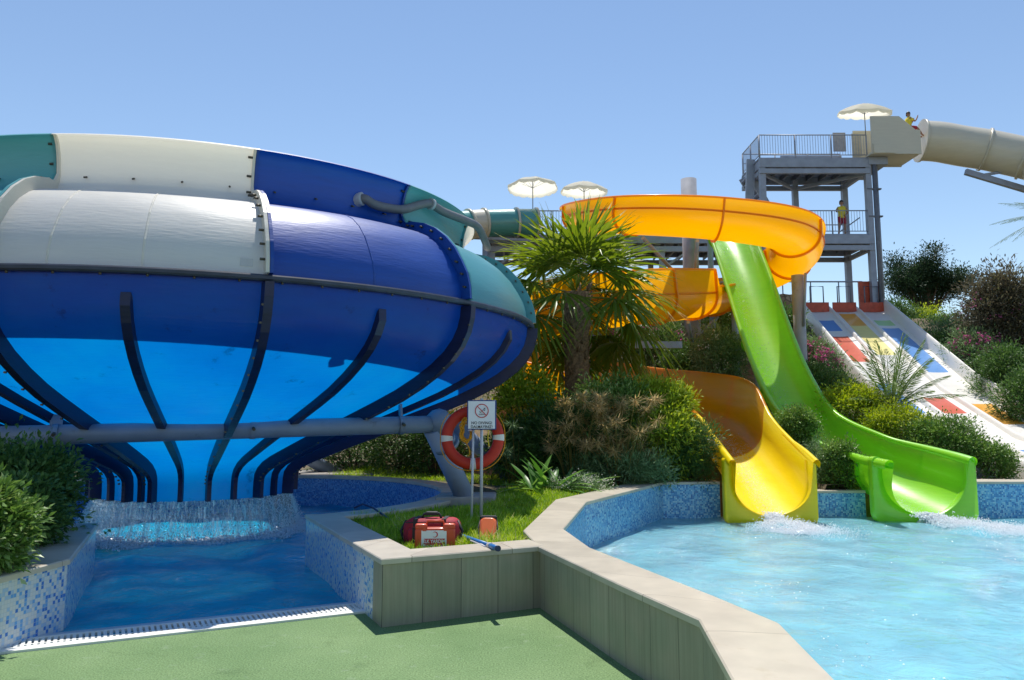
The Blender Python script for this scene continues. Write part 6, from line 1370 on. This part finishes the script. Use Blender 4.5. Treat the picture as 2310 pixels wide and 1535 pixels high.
# date palms
def date_frond(az, el, L, droop, parent, base, tint0, nl=44, ll=.34):
    d = Vector((math.cos(az) * math.cos(el), math.sin(az) * math.cos(el), math.sin(el))); side = Vector((-math.sin(az), math.cos(az), 0)); pts = []
    for k in range(13): t = k / 12; pts.append(base + d * (L * t) + Vector((math.cos(az), math.sin(az), 0)) * (droop * .35 * L * t * t) - Vector((0, 0, droop * L * t * t * .8)))
    B = []; D = []; LL = []; T_ = []
    for k in range(nl):
        t = .12 + .88 * k / (nl - 1); i = min(11, int(t * 12)); p = pts[i].lerp(pts[i + 1], t * 12 - i); tg = (pts[i + 1] - pts[i]).normalized(); up = side.cross(tg)
        for s in (-1, 1):
            v = tg * (.55 + .35 * t) + side * s * (.85 - .3 * t) + up * (.38) + Vector((random.gauss(0, .06), random.gauss(0, .06), random.gauss(0, .06))); B.append(p[:]); D.append(v[:]); LL.append(ll * math.sin(math.pi * min(1, .18 + .8 * t)) ** .7 * random.uniform(.85, 1.1)); T_.append(min(1, max(0, tint0 + random.uniform(-.25, .3))))
    n = len(B); o = foliage('frond', np.array(B), np.array(D), np.array(LL), np.full(n, .019), 'leaf_date', np.array(T_), parent, fold=.25, bend=-.02)
    mb = MB(); mb.tube(pts, [.02 * (1 - .8 * k / 12) for k in range(13)], 5); st_ = mb.build('stalk', M['leaf_date'], o, uv=False); a2 = st_.data.attributes.new('tint', 'FLOAT', 'FACE'); a2.data.foreach_set('value', [.9] * len(st_.data.polygons))
random.seed(5)
c = at(2012, 935, y=18.2); g = gz(c.x, 18.2)
dpm = thing('date_palm', 'young feathery date palm between the green slide and the lane slide', 'palm tree', (c.x, 18.2, g)); hb = c.z - g
mb = MB(); mb.tube([(0, 0, -.1), (0, 0, hb * .5), (0, 0, hb + .12)], [.16, .17, .13], 12); mb.build('trunk', M['trunk'], dpm, uv=False)
for i in range(26): date_frond(i * 2.39996 + .3, R(84 - 52 * (i / 25) ** 1.1) + random.gauss(0, .05), random.uniform(1.75, 2.15) * (1 - .12 * (i / 25)), .14 + .30 * (i / 25), dpm, Vector((0, 0, hb + .05)), random.uniform(.2, .7))
tp_ = thing('date_palm', 'tall palm at the right edge showing only its hanging frond tips below the cream tube', 'palm tree', (29.0, 42, 5.5))
mb = MB(); mb.tube([(0, 0, -.5), (0, 0, 3), (0, 0, 7.0)], [.28, .22, .2], 12); mb.build('trunk', M['trunk'], tp_, uv=False)
for i in range(24): date_frond(i * 2.39996 + .12, R(75 - 95 * (i / 23)), random.uniform(2.3, 2.7), .35, tp_, Vector((0, 0, 7.0)), random.uniform(.1, .5), 40, .45)

# grass in the planter
def grass(name, poly, n, hgt, cond=lambda x, y: True, seed=1):
    r2 = np.random.default_rng(seed); xs = [p[0] for p in poly]; ys_ = [p[1] for p in poly]; P = []
    while len(P) < n:
        x = r2.uniform(min(xs), max(xs)); y = r2.uniform(min(ys_), max(ys_))
        if pip(x, y, poly) and cond(x, y): P.append((x, y))
    P = np.array(P); z = np.array([gz(x, y) for x, y in P]); B = np.column_stack([P, z - .01]); n = len(B)
    cl = np.array([noise.noise((x * 2.2, y * 2.2, 7)) for x, y in P]); h = hgt * (1 + .7 * cl) * r2.uniform(.5, 1.3, n)
    D = np.column_stack([r2.normal(0, .7, (n, 2)), np.full(n, 1.0)])
    t = np.clip(.45 + .5 * cl + r2.normal(0, .22, n), 0, 1)
    o = foliage(name, B, D, h, np.full(n, .010) * r2.uniform(.7, 1.5, n), 'blade', t, None, fold=.1, bend=.08); o['kind'] = 'stuff'; return o
gp_ = [(-1.95, 9.75), (-.86, 7.12), (.14, 7.64), (.05, 8.3), (.55, 11.35), (2.4, 15.0), (1.0, 14.6), (-.2, 13.4), (-.2, 11.4), (-1.1, 10.4)]
grass('grass', gp_, 30000, .10)
grass('grass', [(-1.95, 9.75), (-.86, 7.12), (.14, 7.64), (.05, 8.3), (.3, 9.6), (-.4, 10.6), (-1.2, 10.4)], 12000, .13, seed=2)
grass('grass', [(-3.8, 16.9), (-1.0, 15.2), (.2, 14.0), (.4, 15.5), (-1.2, 17.6), (-3.6, 18.0)], 7000, .10, seed=3)
# dead leaves on the bare earth behind the round pool
for o in list(bpy.data.objects):
    if o.parent is None and o.get('category') in ('wall', 'block') and not o.get('kind'): o['kind'] = 'thing'
